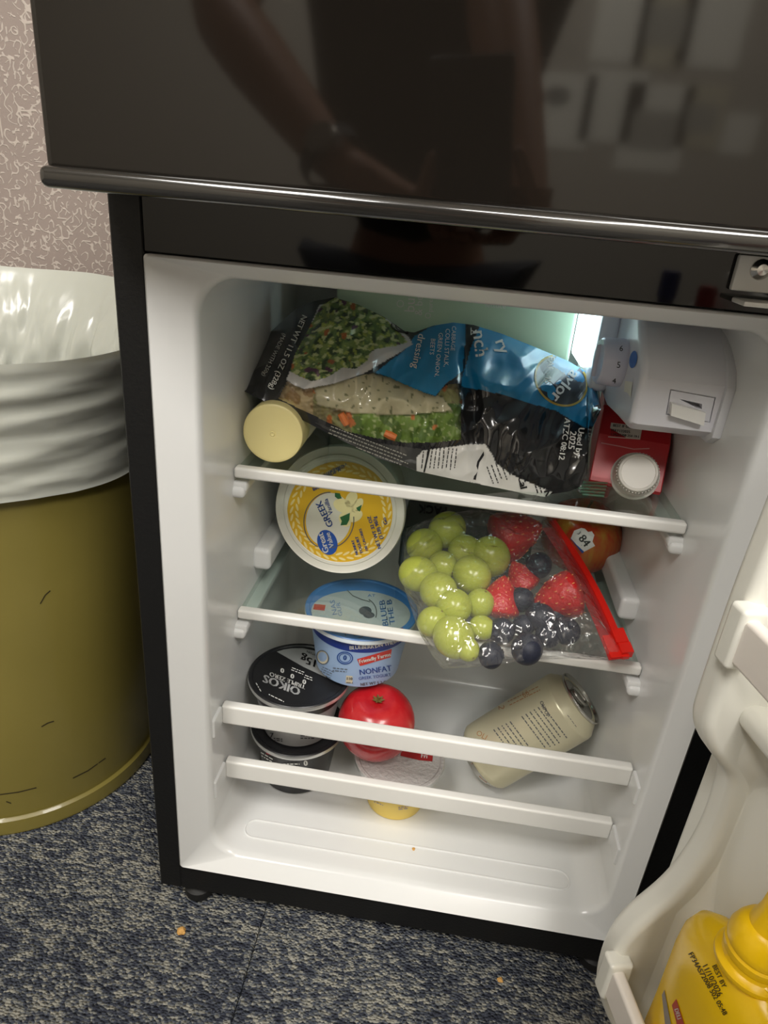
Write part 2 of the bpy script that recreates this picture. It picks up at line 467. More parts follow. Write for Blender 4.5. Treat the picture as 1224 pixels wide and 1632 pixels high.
# shelf-side ribs and rail bosses on both walls
for s, xw in ((1, WL), (-1, WR)):
    xx = lambda d: xw + s * d
    for y0, zc, wd in ((.140, .262, .017),):
        m = MB()
        a, b_ = sorted((xx(-.002), xx(wd)))
        m.box(a, b_, y0, .30, zc - .006, zc + .018, .005, 3)
        build('shelf_rib', m, liner_mat, fridge)
    for zc in (.229, .374):
        a, b_ = sorted((xx(-.002), xx(.012)))
        build('shelf_rail', MB().box(a, b_, .082, .30, zc - .0095, zc, .003, 2), liner_mat, fridge)
        a, b_ = sorted((xx(-.003), xx(.0105)))
        build('shelf_stop', MB().box(a, b_, .079, .095, zc - .0145, zc - .004, .004, 3), liner_mat, fridge)
# glass shelves
for zg, yf in ((.384, .083), (.239, .089)):
    sh = build('glass_shelf', MB().box(WL + .0016, WR - .0016, yf + .004, .298, zg - .0032, zg + .0008), glass_mat, fridge, smooth=0)
    build('front_trim', MB().box(WL + .001, WR - .001, yf - .0035, yf + .0065, zg - .0058, zg + .0040, .0025, 3), white_plastic, sh)
    build('rear_trim', MB().box(WL + .004, WR - .004, .296, .304, zg - .005, zg + .003, .002, 2), white_plastic, sh)
# retainer rails across the bottom, with their moulded end bosses
for zc, yc, hh in ((.1600, .041, .0105), (.0860, .048, .0105)):
    rl = build('retainer_rail', MB().box(WL + .0015, WR - .0015, yc - .004, yc + .006, zc - hh, zc + hh, .0025, 3), white_plastic, fridge)
    for s, xw in ((1, WL), (-1, WR)):
        a, b_ = sorted((xw - s * .002, xw + s * .0028))
        build('rail_boss', MB().box(a, b_, .0165, yc - .003, zc - hh + .0005, zc + hh - .0005, .0018, 2), liner_mat, rl)
# feet
for x in (.012, .408):
    for y in (.016, .35):
        build('foot', MB().lathe([(0.0, FZ), (.012, FZ), (.0145, FZ + .003), (.0145, FZ + .012), (.009, FZ + .016), (.009, -.032)], Matrix.Translation((x, y, 0)), 24), black_rubber, fridge)
# freezer door
fd = build('freezer_door', MB().box(-.0252, .4452, -.058, -.006, .600, CT, .005, 4), door_gloss, fridge, label='glossy dark brown-black freezer door, shut')
build('bottom_trim', MB().box(-.0262, .4462, -.0645, -.012, .5925, .6035, .0045, 4), trim_gloss, fd)
build('door_gasket', MB().box(-.012, .432, -.0062, -.0002, .612, CT - .01), black_rubber, fd)
# hinge
hg = build('hinge_bracket', MB().box(.3535, .4415, -.006, -.0012, .571, .5905, .0012, 2), mat('hinge_zinc', srgb(234, 233, 228), .4), fridge)
build('hinge_leaf', MB().box(.357, .446, -.022, -.0012, .5645, .5672, .0008, 2), mat('hinge_leaf_zinc', srgb(232, 231, 226), .4), hg)
build('screw', MB().lathe([(0, .0035), (.003, .0032), (.0055, .001), (.0058, 0), (.0058, -.001)], frame((.3665, -.006, .5835), (0, -1, 0)), 20), steel, hg)
build('hinge_pin', MB().lathe([(.005, .556), (.005, .5925)], Matrix.Translation((.44, -.03, 0)), 16), steel, hg)

# thermostat and lamp housing on the right wall
HX0, HX1 = .3365, .4045
pm = MB()
prof = [(.0745, .4655), (.0735, .500), (.082, .511), (.135, .546), (.262, .546), (.262, .462), (.16, .4565), (.085, .4585)]
pm.prism(prof, lambda p, q, t: (t, p, q), HX0, HX1, .006, 4)
hous = build('thermostat_housing', pm, mat('housing_plastic', srgb(222, 222, 228), .3), fridge, label='white plastic thermostat and lamp housing')
build('housing_flange', MB().prism([(p - .004 if p < .1 else p + .002, q - (.003 if q < .48 else 0)) for p, q in prof], lambda p, q, t: (t, p, q), WR - .0065, WR, .001, 2), mat('housing_flange_plastic', srgb(215, 216, 220), .3), hous)
hp = pm.bvh()
def on_front(u, v): return Vector(on(u, v, 1, .0738))
P = [(1069, 621), (1140, 634), (1131, 673), (1062, 660)]
def cut_front(poly, depth):
    n = len(poly); q = [Vector(on(u, v, 1, .0738)) for u, v in poly]
    return [(p.x, .066, p.z) for p in q] + [(p.x, .0738 + depth, p.z) for p in q], [tuple(range(n)), tuple(range(2 * n - 1, n - 1, -1))] + [(i, n + i, n + (i + 1) % n, (i + 1) % n) for i in range(n)]
def groove(p, q, wd=2.0):
    p, q = np.array(p, float), np.array(q, float); t = (q - p) / np.linalg.norm(q - p); n = np.array((-t[1], t[0])) * wd / 2; p = p - t * .8; q = q + t * .8
    return [tuple(p + n), tuple(q + n), tuple(q - n), tuple(p - n)]
CUTS = [(groove(P[0], P[1]), .0022), (groove(P[1], P[2]), .0022), (groove(P[2], (1118, 671)), .0022), (groove(P[3], P[0]), .0022), (groove(P[3], (1075, 662)), .0022),
        ([(1083, 636), (1119, 644), (1119, 652), (1110, 650)], .012)]
for poly, dep in CUTS:
    cv, cf = cut_front(poly, dep); ct = build('cutter', MB().add(cv, cf), white_plastic, smooth=0)
    bo = hous.modifiers.new('cut', 'BOOLEAN'); bo.operation = 'DIFFERENCE'; bo.solver = 'EXACT'; bo.object = ct
    for md in list(hous.modifiers):
        if md.type == 'WEIGHTED_NORMAL': hous.modifiers.remove(md)
    dg = bpy.context.evaluated_depsgraph_get(); dg.update()
    hm = bpy.data.meshes.new_from_object(hous.evaluated_get(dg)); hous.modifiers.clear(); keep = hous.data.materials[0]
    hm.materials.clear(); hm.materials.append(keep); hm.polygons.foreach_set('material_index', [0] * len(hm.polygons)); hous.data = hm
    bpy.data.objects.remove(ct)
hous.data.set_sharp_from_angle(angle=math.radians(35))
wn = hous.modifiers.new('weighted_normals', 'WEIGHTED_NORMAL'); wn.keep_sharp = True; wn.weight = 90
tgt = MB(); tgt.add([on_front(*p) for p in ((1068, 640), (1112, 652), (1121, 655), (1118, 675), (1066, 659))] + [on_front(*p) + Vector((0, -.006, 0)) for p in ((1068, 640), (1112, 652), (1121, 655), (1118, 675), (1066, 659))],
        [(5, 6, 7, 8, 9), (0, 1, 6, 5), (1, 2, 7, 6), (2, 3, 8, 7), (3, 4, 9, 8), (4, 0, 5, 9)])
build('door_switch', tgt, white_plastic, hous, smooth=0)
dial = MB().lathe([(0, .021), (.017, .021), (.0185, .019), (.0195, .004), (.0185, 0)], frame((HX0 + .001, .138, .497), (-1, -.05, 0)), 40)
dl = build('dial', dial, mat('dial_plastic', srgb(205, 206, 222), .3), hous)
build('dial_grip', MB().box(.3135, .3185, .1365, .1395, .484, .510, .0012, 2), mat('dial_plastic_grip', srgb(205, 206, 222), .3), hous)
pr = Print(dial.bvh(), .0003)
pr.text('6', (990, 556), (1, .1), 13).text('5', (986, 582), (1, .1), 14).text('4', (979, 607), (1, .1), 12)
pr.out('dial_number', ink_black, hous)
pr = Print(hp, .0004); pr.ell((1010, 573), 6, 14, 10); pr.out('blue_mark', mat('blue_mark', srgb(40, 110, 190), .4), hous)
pr = Print(hp, .0004); pr.poly([(997, 607), (1009, 609), (1006, 635), (1001, 626), (995, 624)]); pr.out('white_arrow', mat('arrow_cream', srgb(238, 236, 222), .5), hous)
build('lamp_block', MB().box(.3215, .338, .178, .262, .462, .5455, .005, 3), mat('housing_plastic_side', srgb(222, 222, 228), .3), hous)
build('lamp_lens', MB().box(.3125, .3225, .196, .258, .478, .5445, .0045, 3), mat('lamp_lens', srgb(240, 250, 250), .4, emit=((.72, .93, 1, 1), 2.4)), hous, label='glowing pale lamp lens')

# --- open lower door: hinged at the right, swung out 103 degrees
TH = math.radians(103.0); HINGE = np.array([.44, -.03])
DA = np.array([-math.cos(TH), -math.sin(TH)]); DB = np.array([-math.sin(TH), math.cos(TH)])
def D(a, b, z):
    p = HINGE + DA * a + DB * b; return (p[0], p[1], z)
def door_plane(u, v, a0):
    P0 = HINGE + DA * a0; d = ray(u, v); n = np.array([DA[0], DA[1], 0.0])
    X = CAMP + d * (((np.array([P0[0], P0[1], 0]) - CAMP) @ n) / (d @ n))
    return float((X[:2] - P0) @ DB), float(X[2])
def dbox(mb, a0, a1, b0, b1, z0, z1, r=0.0, seg=2):
    k = len(mb.v); mb.box(a0, a1, b0, b1, z0, z1, r, seg); mb.v[k:] = [D(*p) for p in mb.v[k:]]; return mb
door = build('door', dbox(MB(), -.003, .462, -.028, .014, -.03, .578, .004, 3), black_gloss, fridge, label='fridge door swung wide open, white inside')
build('gasket', dbox(MB(), .006, .452, .0135, .0245, -.02, .566, .004, 2), black_rubber, door)
dlm = MB()
dbox(dlm, .012, .447, .0235, .0335, -.008, .556, .004, 2)
sil = [(1224, 765), (1160, 930), (1118, 1056), (1100, 1110), (1097, 1132), (1102, 1155), (1116, 1176), (1133, 1197), (1137, 1215), (1130, 1245), (1117, 1285), (1098, 1325), (1072, 1365),
       (1040, 1400), (1002, 1430), (975, 1460), (960, 1488), (950, 1520), (946, 1545), (949, 1568), (957, 1590), (970, 1610), (985, 1632)]
WA = .034
pf = [door_plane(u, v, WA) for u, v in sil]
top = [(.028, .535), (.052, .53), (.068, .515), (pf[0][0], pf[0][1] + .01)]
wing = top + pf + [(.036, pf[-1][1] - .012), (.028, pf[-1][1] - .014)]
def spline(P, n):
    P = [np.array(p) for p in P]; out = []
    for i in range(len(P) - 1):
        p0, p1, p2, p3 = P[max(i - 1, 0)], P[i], P[i + 1], P[min(i + 2, len(P) - 1)]
        for k in range(n):
            t = k / n; out.append(.5 * ((2 * p1) + (p2 - p0) * t + (2 * p0 - 5 * p1 + 4 * p2 - p3) * t * t + (3 * p1 - p0 - 3 * p2 + p3) * t ** 3))
    out.append(P[-1]); return np.array(out)
sp = spline(wing, 6)
for _ in range(10): sp[1:-1] = .5 * sp[1:-1] + .25 * (sp[:-2] + sp[2:])
tg = np.gradient(sp, axis=0); tg /= np.linalg.norm(tg, axis=1)[:, None]
nr = np.stack([tg[:, 1], -tg[:, 0]], 1)                       # towards the panel
nr *= np.sign(-nr[len(nr) // 2, 0] or 1)
def wing_mesh(mb, a0, a1, r):
    lay = [(a0 + r * (1 - math.sin(x)), r * (1 - math.cos(x))) for x in [PI / 2 * (1 - k / 5) for k in range(6)]]
    lay = [(a0, r)] + [(a0 + r * (1 - math.cos(x)), r * (1 - math.sin(x))) for x in [PI / 2 * k / 5 for k in range(1, 6)]]
    lay += [(a1 - (a - a0), i) for a, i in lay[::-1]]
    base = len(mb.v); n = len(sp) + 1
    for a, ins in lay:
        for p, m_ in zip(sp, nr):
            q = p + m_ * ins; mb.v.append(D(a, max(q[0], .026), q[1]))
        mb.v.append(D(a, .026, sp[-1][1] * .5 + sp[0][1] * .5))
    for i in range(len(lay) - 1):
        for k in range(n - 2): mb.f.append((base + i * n + k, base + i * n + k + 1, base + (i + 1) * n + k + 1, base + (i + 1) * n + k))
    # the two flat cheeks, as strips from the outline down to the panel
    for i in (0, len(lay) - 1):
        low = len(mb.v)
        for p in sp: mb.v.append(D(lay[i][0], .026, p[1]))
        for k in range(len(sp) - 1): mb.f.append((base + i * n + k, base + i * n + k + 1, low + k + 1, low + k))
for a0, a1 in ((WA, WA + .021), (.404, .425)): wing_mesh(dlm, a0, a1, .0065)
# concave fillet between the near wing and the panel
for a_, sg in ((WA + .0205, 1), (.4045, -1)):
    zz = [sp[-1][1] + (sp[0][1] - sp[-1][1]) * k / 60 for k in range(61)]; base = len(dlm.v)
    for z in zz:
        bm_ = max((p[0] for p in sp if abs(p[1] - z) < .006), default=.05) - .012
        R2 = max(.002, min(.022, bm_ - .0333))
        for k in range(9):
            x = PI / 2 * k / 8; dlm.v.append(D(a_ + sg * (R2 - R2 * math.sin(x)), .0333 + R2 - R2 * math.cos(x), z))
    for i in range(60):
        for k in range(8): dlm.f.append((base + i * 9 + k, base + i * 9 + k + 1, base + (i + 1) * 9 + k + 1, base + (i + 1) * 9 + k))
dlr = build('door_liner', dlm, door_liner_mat, door, smooth=55)
for z0_, b1_ in ((.014, .070), (.337, .060)):
    build('bin_floor', dbox(MB(), .05, .408, .03, b1_, z0_, z0_ + .016, .0065, 4), door_liner_mat, door)
# sockets and the bin rails
for (u, v), h, ln in (((990, 1537), .030, .0), ((1202, 985), .030, .0)):
    b, z = door_plane(u, v, WA + .022)
    m = MB(); dbox(m, WA + .015, WA + .029, b - .006, b + .012, z - h, z + .008, .003, 3)
    build('rail_socket', m, door_liner_mat, door)
    m = MB(); dbox(m, WA + .024, .409, b + .0005, b + .0095, z - h + .004, z + .003, .003, 3)
    build('bin_rail', m, mat('rail_plastic', srgb(235, 228, 220), .3), door)
seat(fridge)

# ------------------------------------------------------------------ trash can and bag
can = thing('trash_can', 'round olive-gold metal trash can lined with a white plastic bag', 'trash can')
TCX, TCY = -.27, .182
gold = mat('olive_gold_enamel', srgb(136, 124, 62), .34, spec=.5, var=(srgb(127, 116, 56), 5, .35, .65), coat=.3)
cp = [(.140, FZ + .006), (.148, FZ + .002), (.1515, FZ + .001), (.153, FZ + .006), (.1525, FZ + .0185), (.1500, FZ + .021), (.150, FZ + .03), (.158, .2), (.166, .38), (.1672, .398), (.168, .400), (.1665, .401), (.165, .398), (.1645, .38), (.1565, .2), (.1485, FZ + .03), (0, FZ + .03)]
build('body', MB().lathe(cp, Matrix.Translation((TCX, TCY, 0)), 96), gold, can)
bodym = MB().lathe(cp, Matrix.Translation((TCX, TCY, 0)), 96)
build('base_rim', MB().lathe([(.1515, FZ + .0008), (.1545, FZ + .001), (.1555, FZ + .004), (.1545, FZ + .0195), (.152, FZ + .0215), (.151, FZ + .0195)], Matrix.Translation((TCX, TCY, 0)), 96), gold, can)
pr = Print(bodym.bvh(), .0004)
for pts in ([(64, 962), (72, 948), (80, 941)], [(66, 1158), (76, 1152), (86, 1149)], [(0, 1266), (30, 1262), (58, 1255)], [(116, 1240), (140, 1228), (168, 1208)], [(10, 1277), (18, 1280)]): pr.line(pts, 1.8)
pr.out('scratch', mat('scratch_dark', srgb(52, 44, 24), .6), can)
seat(can)
bagm = MB(); NA = 260
rows = []
def sm(x): x = max(0, min(1, x)); return x * x * (3 - 2 * x)
for i in range(41):       # outside skirt, from hem to rim
    t = i / 40; rows.append(('o', t))
for i in range(1, 36): rows.append(('i', i / 35))
for kind, t in rows:
    for k in range(NA):
        a = 2 * PI * k / NA; ca, sa = math.cos(a), math.sin(a); bk = max(0.0, sa)
        zr = .462 + .030 * sm(bk * 1.3) + .004 * noise.noise((ca * 3, sa * 3, 0)); rrim = .190 - .004 * bk
        if kind == 'o':
            hem = .343 + .012 * noise.noise((ca * 2, sa * 2, 5))
            z = hem + (zr - hem) * t
            r = .1735 + (rrim - .1735) * t ** 1.3 + .0015 * math.sin(t * 24 + 2.2 * math.sin(a * 1.5 + .6) + 3 * noise.noise((ca * 1.5, sa * 1.5, t * 1.5))) * (1 - abs(2 * t - 1) ** 4) * (.6 + .4 * t)
            r += .0022 * noise.noise((ca * 2.5, sa * 2.5, t * 12)) + .0012 * (1 - 2 * abs(noise.noise((ca * 3 + t, sa * 3, t * 16 + 3)))) * (1 - t ** 4)
        else:
            z = zr - .30 * t + .006 * math.sin(min(t * 14, PI))
            z = min(z, zr + .003)
            r = rrim - .004 - .030 * sm(t * 3.6) - .012 * sm(t)
            q = Vector((ca * 4 + t * 2.0, sa * 4, t * 3.5))
            n1 = 1 - abs(noise.noise(q * 1.1)) * 2; n2 = 1 - abs(noise.noise(q * 2.7 + Vector((4, 1, 2)))) * 2
            r += (.009 * n1 + .0045 * n2 + .002 * noise.noise(q * 9)) * sm(t * 5) - .0155 * sm(t * 5)
        bagm.v.append((TCX + r * ca, TCY + r * sa, z))
for i in range(len(rows) - 1):
    for k in range(NA): bagm.f.append((i * NA + k, i * NA + (k + 1) % NA, (i + 1) * NA + (k + 1) % NA, (i + 1) * NA + k))
bagmat = mat('white_bag_plastic', srgb(192, 194, 184), .2, spec=.6, sss=.1)
tb = build('trash_bag', bagm, bagmat, smooth=70)
tag(tb, 'white plastic trash bag folded over the rim of the metal can', 'trash bag')

# ------------------------------------------------------------------ upper shelf: cap bottle
SH1, SH2 = .385, .240
cream = mat('pale_yellow_cap', srgb(240, 226, 160), .35, sss=.05)
bt = thing('capped_bottle', 'bottle lying on the top shelf with a round pale yellow cap', 'bottle')
axis = Vector((-.02, 1, -.03)).normalized()
cc = Vector(at_depth(434, 692, .572)); cc.z = SH1 + .0305
mtx = frame(cc, axis)
build('cap', MB().lathe([(0, .0006), (.0018, .0), (.0024, .0008), (.004, .0002), (.0225, 0), (.0252, .0014), (.0258, .004), (.0258, .03), (.0238, .0305)], mtx, 56), cream, bt)
build('body', MB().lathe([(.018, .029), (.018, .034), (.0215, .038), (.0258, .046), (.0262, .06), (.0262, .135), (.0235, .139), (0, .139)], mtx, 48), mat('bottle_cream', srgb(222, 214, 190), .35), bt)
seat(bt)

# ------------------------------------------------------------------ upper shelf: mint carton at the back
mc = thing('lettuce_box', 'mint green box with white lettering behind the salad bag', 'box')
mb_ = MB().box(.083, .307, .222, .296, SH1 + .001, .535, .004, 2)
mo = build('box_body', mb_, mat('mint_card', srgb(198, 222, 194), .3, spec=.5, var=(srgb(188, 214, 187), 14, .3, .7)), mc)
pr = Print(mb_.bvh())
pr.text('but', (654, 482), (0.05, -1), 24).text('& be', (668, 487), (.05, -1), 17).text('pure', (686, 487), (.05, -1), 11)
pr.arc((638, 484), 5, 5, 0, 360, 1.2).arc((682, 503), 4, 4, 0, 360, 1.2)
pr.text('lettuce', (790, 487), (1, .09), 12)
pr.out('lettering', ink_white, mc); seat(mc)

# ------------------------------------------------------------------ juice carton
jc = thing('juice_carton', 'red drink carton lying under the thermostat with white screw cap', 'carton')
red_card = mat('red_card', srgb(196, 32, 42), .35)
A = [Vector(on(942, 752, 1, .165)), Vector(on(1056, 783, 1, .158))]
dn = Vector((1, -.12, 0)).normalized()
def J(x, y, z): return Vector((.3335, .150, SH1 + .0008)) + Vector((.986, -.165, 0)) * x + Vector((.165, .986, 0)) * y + Vector((0, 0, z))
WJ = .0615
prof_j = [(0.003, 0.0), (0.0, .004), (.020, .0415), (.048, .0610), (.14, .0610), (.14, 0)]
jm = MB(); jm.prism(prof_j, lambda p, q, t: J(t, p, q), 0, WJ, .0009, 1)
build('carton_body', jm, red_card, jc, smooth=20)
jb = jm.bvh()
pr = Print(jb, .0004); pr.poly([(974, 674), (1024, 680), (1020, 701), (969, 697)]); pr.out('date_label', mat('label_white', srgb(232, 225, 215), .5), jc)
pr = Print(jb, .0008); pr.text('BEST IF USED BY:', (999, 681), (1, .1), 6, bold=.2).text('MAY132025', (989, 688), (1, .1), 6, bold=.2).text('L24252308 254 19:1', (996, 695), (1, .1), 5.5, bold=.2); pr.out('date_print', ink_black, jc)
pr = Print(jb, .0005); pr.line([(958, 706), (985, 711), (1010, 716), (1035, 715), (1074, 717)], 1.6); pr.out('fold_seam', mat('seam_pink', srgb(214, 150, 150), .5), jc)
nj = Vector((.165 * -.0, 0, 0)) + (Vector((.165, .986, 0)) * -.88 + Vector((0, 0, .47))).normalized()
cpos = J(.0375, .0062, .0125)
m2 = frame(cpos, nj) @ Matrix.Scale(.86, 4)
build('cap_collar', MB().lathe([(.0245, -.002), (.0245, .0015), (.0225, .0025), (.0205, .0085), (.019, .009)], m2, 40), mat('cap_white', srgb(222, 218, 210), .4), jc)
m3 = frame(cpos + nj * .0065, nj) @ Matrix.Scale(.86, 4)
cpv = MB().lathe([(.0195, 0), (.0200, .002), (.0200, .0145), (.0185, .0168), (.0165, .0172), (.016, .0165), (0, .0165)], m3, 48)
for k in range(40):
    a = 2 * PI * k / 40
    cpv.box(.0196, .0206, -.0005, .0005, .003, .014, 0, 1, m3 @ Matrix.Rotation(a, 4, 'Z'))
build('screw_cap', cpv, mat('cap_white2', srgb(226, 222, 214), .4), jc); seat(jc)

# ------------------------------------------------------------------ salad kit bag
def interp(tab, x):
    for (x0, y0), (x1, y1) in zip(tab, tab[1:]):
        if x <= x1: return y0 + (y1 - y0) * (x - x0) / (x1 - x0)
    return tab[-1][1]
TOPS = [(384, 606), (390, 585), (400, 566), (430, 530), (470, 493), (500, 480), (533, 474), (570, 485), (610, 504), (645, 528), (660, 530), (690, 519), (722, 514), (755, 518), (800, 532), (850, 552), (905, 575), (944, 598), (954, 618), (958, 645)]
BOTS = [(384, 618), (390, 624), (405, 632), (430, 643), (455, 655), (500, 679), (555, 707), (600, 729), (665, 751), (735, 766), (800, 779), (867, 793), (880, 787), (905, 784), (925, 776), (936, 755), (938, 715), (944, 682), (954, 662), (958, 652)]
def bag_y(u, v, deep=0.0):
    pt, pb = interp(TOPS, u), interp(BOTS, u); t = (pb - v) / max(pb - pt, 1); t = max(0, min(1, t))
    s = (u - 384) / (958 - 384.0); e = max(0.0, math.sin(PI * max(0, min(1, s)))) ** .5
    y = .112 + .083 * t - .030 * math.sin(PI * t) * e - .010 * math.sin(PI * s)
    if s > .6: y += .018 * (s - .6) / .4
    k = min(1, 4 * t) * min(1, 4 * (1 - t) + .3)
    q = Vector((u * .012, v * .012, 0))
    wr = (1 - 2 * abs(noise.noise(q * 1.0 + Vector((3, 7, 0))))) * .006 + (1 - 2 * abs(noise.noise(Vector((u * .03 + v * .012, v * .016 - u * .006, 4))))) * .0042 + noise.noise(q * 5) * .001
    fold = math.exp(-((u - 742 - (560 - v) * -.12) / 14.0) ** 2) * .012     # crease where the bag folds in the middle
    return y - wr * k + fold * k + deep
def bag_pt(u, v, deep=0.0): return on(u, v, 1, bag_y(u, v, deep))
def inside(p, poly):
    x, y = p; r = False; j = len(poly) - 1
    for i in range(len(poly)):
        xi, yi = poly[i]; xj, yj = poly[j]
        if (yi > y) != (yj > y) and x < (xj - xi) * (y - yi) / (yj - yi) + xi: r = not r
        j = i
    return r
GREENS = [(511, 488), (535, 474), (575, 486), (612, 506), (640, 533), (650, 545), (628, 552), (600, 556), (590, 562), (586, 575), (566, 588), (546, 586), (522, 601), (497, 608), (478, 600), (462, 592), (470, 565)]
PLATE = [(509, 486), (456, 605), (470, 615), (486, 620), (530, 612), (580, 595), (620, 572), (658, 549), (652, 538), (620, 510), (560, 480)]
BLUE1 = [(644, 559), (660, 536), (684, 522), (710, 512), (742, 512), (742, 536), (737, 592), (710, 612), (694, 631), (674, 625), (644, 615), (623, 602), (598, 594), (622, 575)]
BLUE2 = [(768, 512), (801, 530), (846, 548), (887, 562), (927, 580), (956, 598), (962, 640), (943, 650), (938, 684), (912, 670), (887, 655), (846, 643), (806, 630), (765, 621), (737, 617), (735, 607), (750, 556)]
WINDOW = [(443, 635), (457, 607), (470, 615), (486, 620), (530, 612), (580, 597), (598, 594), (623, 602), (674, 625), (694, 631), (712, 611), (735, 611), (737, 640), (735, 701), (690, 706), (644, 706), (600, 699), (552, 688), (490, 658)]
NUTRI = [(664, 729), (674, 718), (712, 713), (750, 708), (773, 708), (784, 724), (791, 739), (816, 757), (880, 785), (869, 793), (800, 780), (765, 772), (735, 766), (664, 751)]
TEXTB = [(500, 672), (552, 692), (600, 706), (672, 716), (664, 751), (600, 728), (555, 706)]
C_BLACK, C_BLUE, C_WHITE = srgb(30, 30, 31), srgb(28, 128, 178), srgb(205, 203, 200)
def salad_col(u, v):
    q = Vector((u * .09, v * .09, 0)); n = noise.noise(q); n2 = noise.noise(q * 2.3 + Vector((9, 2, 1))); n3 = noise.noise(q * .8 + Vector((1, 8, 3)))
    st = noise.noise(Vector((u * .05 + v * .16, v * .03 - u * .10, 6))); st2 = noise.noise(Vector((u * .16 - v * .05, v * .12 + u * .02, 2)))
    if n3 > .42 and n > -.1: c = srgb(164, 98, 52)
    elif n3 < -.42: c = srgb(84, 52, 72)
    elif st > .22: c = srgb(190, 198, 140)
    elif st2 > .25: c = srgb(160, 172, 84)
    elif n > .08: c = srgb(122, 142, 76)
    elif n > -.2: c = srgb(92, 116, 62)
    else: c = srgb(56, 74, 44)
    f = 1 + .35 * noise.noise(q * 5); return tuple(max(0, x * f) for x in c[:3]) + (1,)
def bag_col(u, v):
    if inside((u, v), GREENS): return salad_col(u, v)
    if inside((u, v), PLATE): return C_WHITE
    if inside((u, v), BLUE1) or inside((u, v), BLUE2): return C_BLUE
    if inside((u, v), NUTRI): return srgb(215, 214, 208)
    if inside((u, v), TEXTB): return srgb(62, 62, 60)
    return C_BLACK
salad = thing('salad_kit_bag', 'black and blue chopped salad kit bag with a clear window, on the top shelf', 'salad bag')
NS, NT = 288, 150
gv, gc, gw = [], [], []
for i in range(NS + 1):
    u = 384 + (958 - 384) * i / NS; pt, pb = interp(TOPS, u), interp(BOTS, u)
    for j in range(NT + 1):
        v = pb + (pt - pb) * j / NT
        gv.append(tuple(bag_pt(u, v))); gc.append(bag_col(u, v)); gw.append(inside((u, v), WINDOW))
pm_, wm_ = MB(), MB(); pm_.v = list(gv); pm_.c = list(gc); wm_.v = list(gv)
for i in range(NS):
    for j in range(NT):
        a = i * (NT + 1) + j; f = (a, a + 1, a + NT + 2, a + NT + 1)
        (wm_ if sum(gw[k] for k in f) >= 3 else pm_).f.append(f)
full = MB(); full.v = gv; full.f = pm_.f + wm_.f
salad_bvh = full.bvh()
# back of the bag: closes the pouch behind
nb = len(pm_.v)
for i in range(NS + 1):
    u = 384 + (958 - 384) * i / NS; pt, pb = interp(TOPS, u), interp(BOTS, u); s = i / NS
    for j in range(NT + 1):
        t = j / NT; v = pb + (pt - pb) * t; p = Vector(gv[i * (NT + 1) + j])
        th = .048 * (max(0, math.sin(PI * t)) ** .6) * (max(0, math.sin(PI * s)) ** .5)
        y = min(p.y + th, .212) if p.y + th > .212 else p.y + th
        pm_.v.append((p.x, max(p.y, y), p.z)); pm_.c.append(C_BLACK)
for i in range(NS):
    for j in range(NT):
        a = nb + i * (NT + 1) + j; pm_.f.append((a, a + NT + 1, a + NT + 2, a + 1))
def compact(mb):
    used = sorted({i for f in mb.f for i in f}); mp = {k: n for n, k in enumerate(used)}
    mb.v = [mb.v[k] for k in used]; mb.f = [tuple(mp[i] for i in f) for f in mb.f]
    if mb.c is not None: mb.c = [mb.c[k] for k in used]
compact(pm_); compact(wm_)
bagfilm = mat('printed_bag_film', (0, 0, 0, 1), .2, spec=.5, vcol='Col', coat=.6, coat_rough=.06)
build('printed_pouch', pm_, bagfilm, salad, smooth=80)
clear_film = film('clear_bag_film', (.97, .97, .96, 1), .1, .03, 1.42, bump=(90, .5, .004))
build('clear_window', wm_, clear_film, salad, smooth=80, label='clear film window of the bag')
# what shows through the window: a speckled topping packet, pale stems and lettuce
PACK = [(500, 612), (530, 610), (582, 594), (625, 600), (676, 622), (705, 632), (722, 655), (640, 662), (560, 658), (505, 645)]
cm = MB(); cm.c = []
g = [(440 + 2.0 * i, 590 + 2.0 * j) for i in range(150) for j in range(62)]
idx = {}
for k, (u, v) in enumerate(g):
    if not inside((u, v), [(435, 636), (455, 596), (486, 610), (580, 588), (600, 584), (690, 622), (742, 600), (744, 712), (640, 714), (545, 696), (470, 660)]): continue
    q = Vector((u * .05, v * .05, 0)); n = noise.noise(q); n2 = noise.noise(q * 3 + Vector((5, 5, 5)))
    if inside((u, v), PACK):
        dp = .006 + .002 * n; c = srgb(208, 200, 164)
        if n2 > .42: c = srgb(120, 122, 84)
        f = 1 + .12 * n
    elif u > 560 and v > 640 + .02 * (u - 560):
        dp = .009 + .006 * abs(noise.noise(Vector((u * .06 + v * .03, v * .02, 2))))
        c = srgb(124, 156, 66) if n > -.05 else srgb(92, 122, 48)
        if n2 > .35: c = srgb(186, 200, 140)
        if noise.noise(q * 1.2 + Vector((2, 9, 4))) < -.42: c = srgb(215, 128, 66)
        f = 1 + .35 * noise.noise(Vector((u * .12 + v * .05, v * .05, 8)))
    elif u < 500:
        dp = .008 + .004 * abs(n2); c = srgb(206, 184, 142) if n > -.1 else srgb(172, 140, 96); f = 1 + .25 * n2
    else:
        dp = .009 + .004 * abs(n2); c = srgb(168, 168, 112) if n > 0 else srgb(150, 140, 96); f = 1 + .3 * n2
        if noise.noise(q * 1.2 + Vector((2, 9, 4))) < -.4: c = srgb(222, 132, 68)
    idx[k] = len(cm.v); cm.v.append(tuple(bag_pt(u, v, dp))); cm.c.append(c)
for i in range(149):
    for j in range(61):
        ks = (i * 62 + j, i * 62 + j + 1, (i + 1) * 62 + j + 1, (i + 1) * 62 + j)
        if all(k in idx for k in ks): cm.f.append(tuple(idx[k] for k in ks))
build('salad_contents', cm, mat('salad_contents', (0, 0, 0, 1), .5, vcol='Col'), salad, smooth=80, kind='stuff')
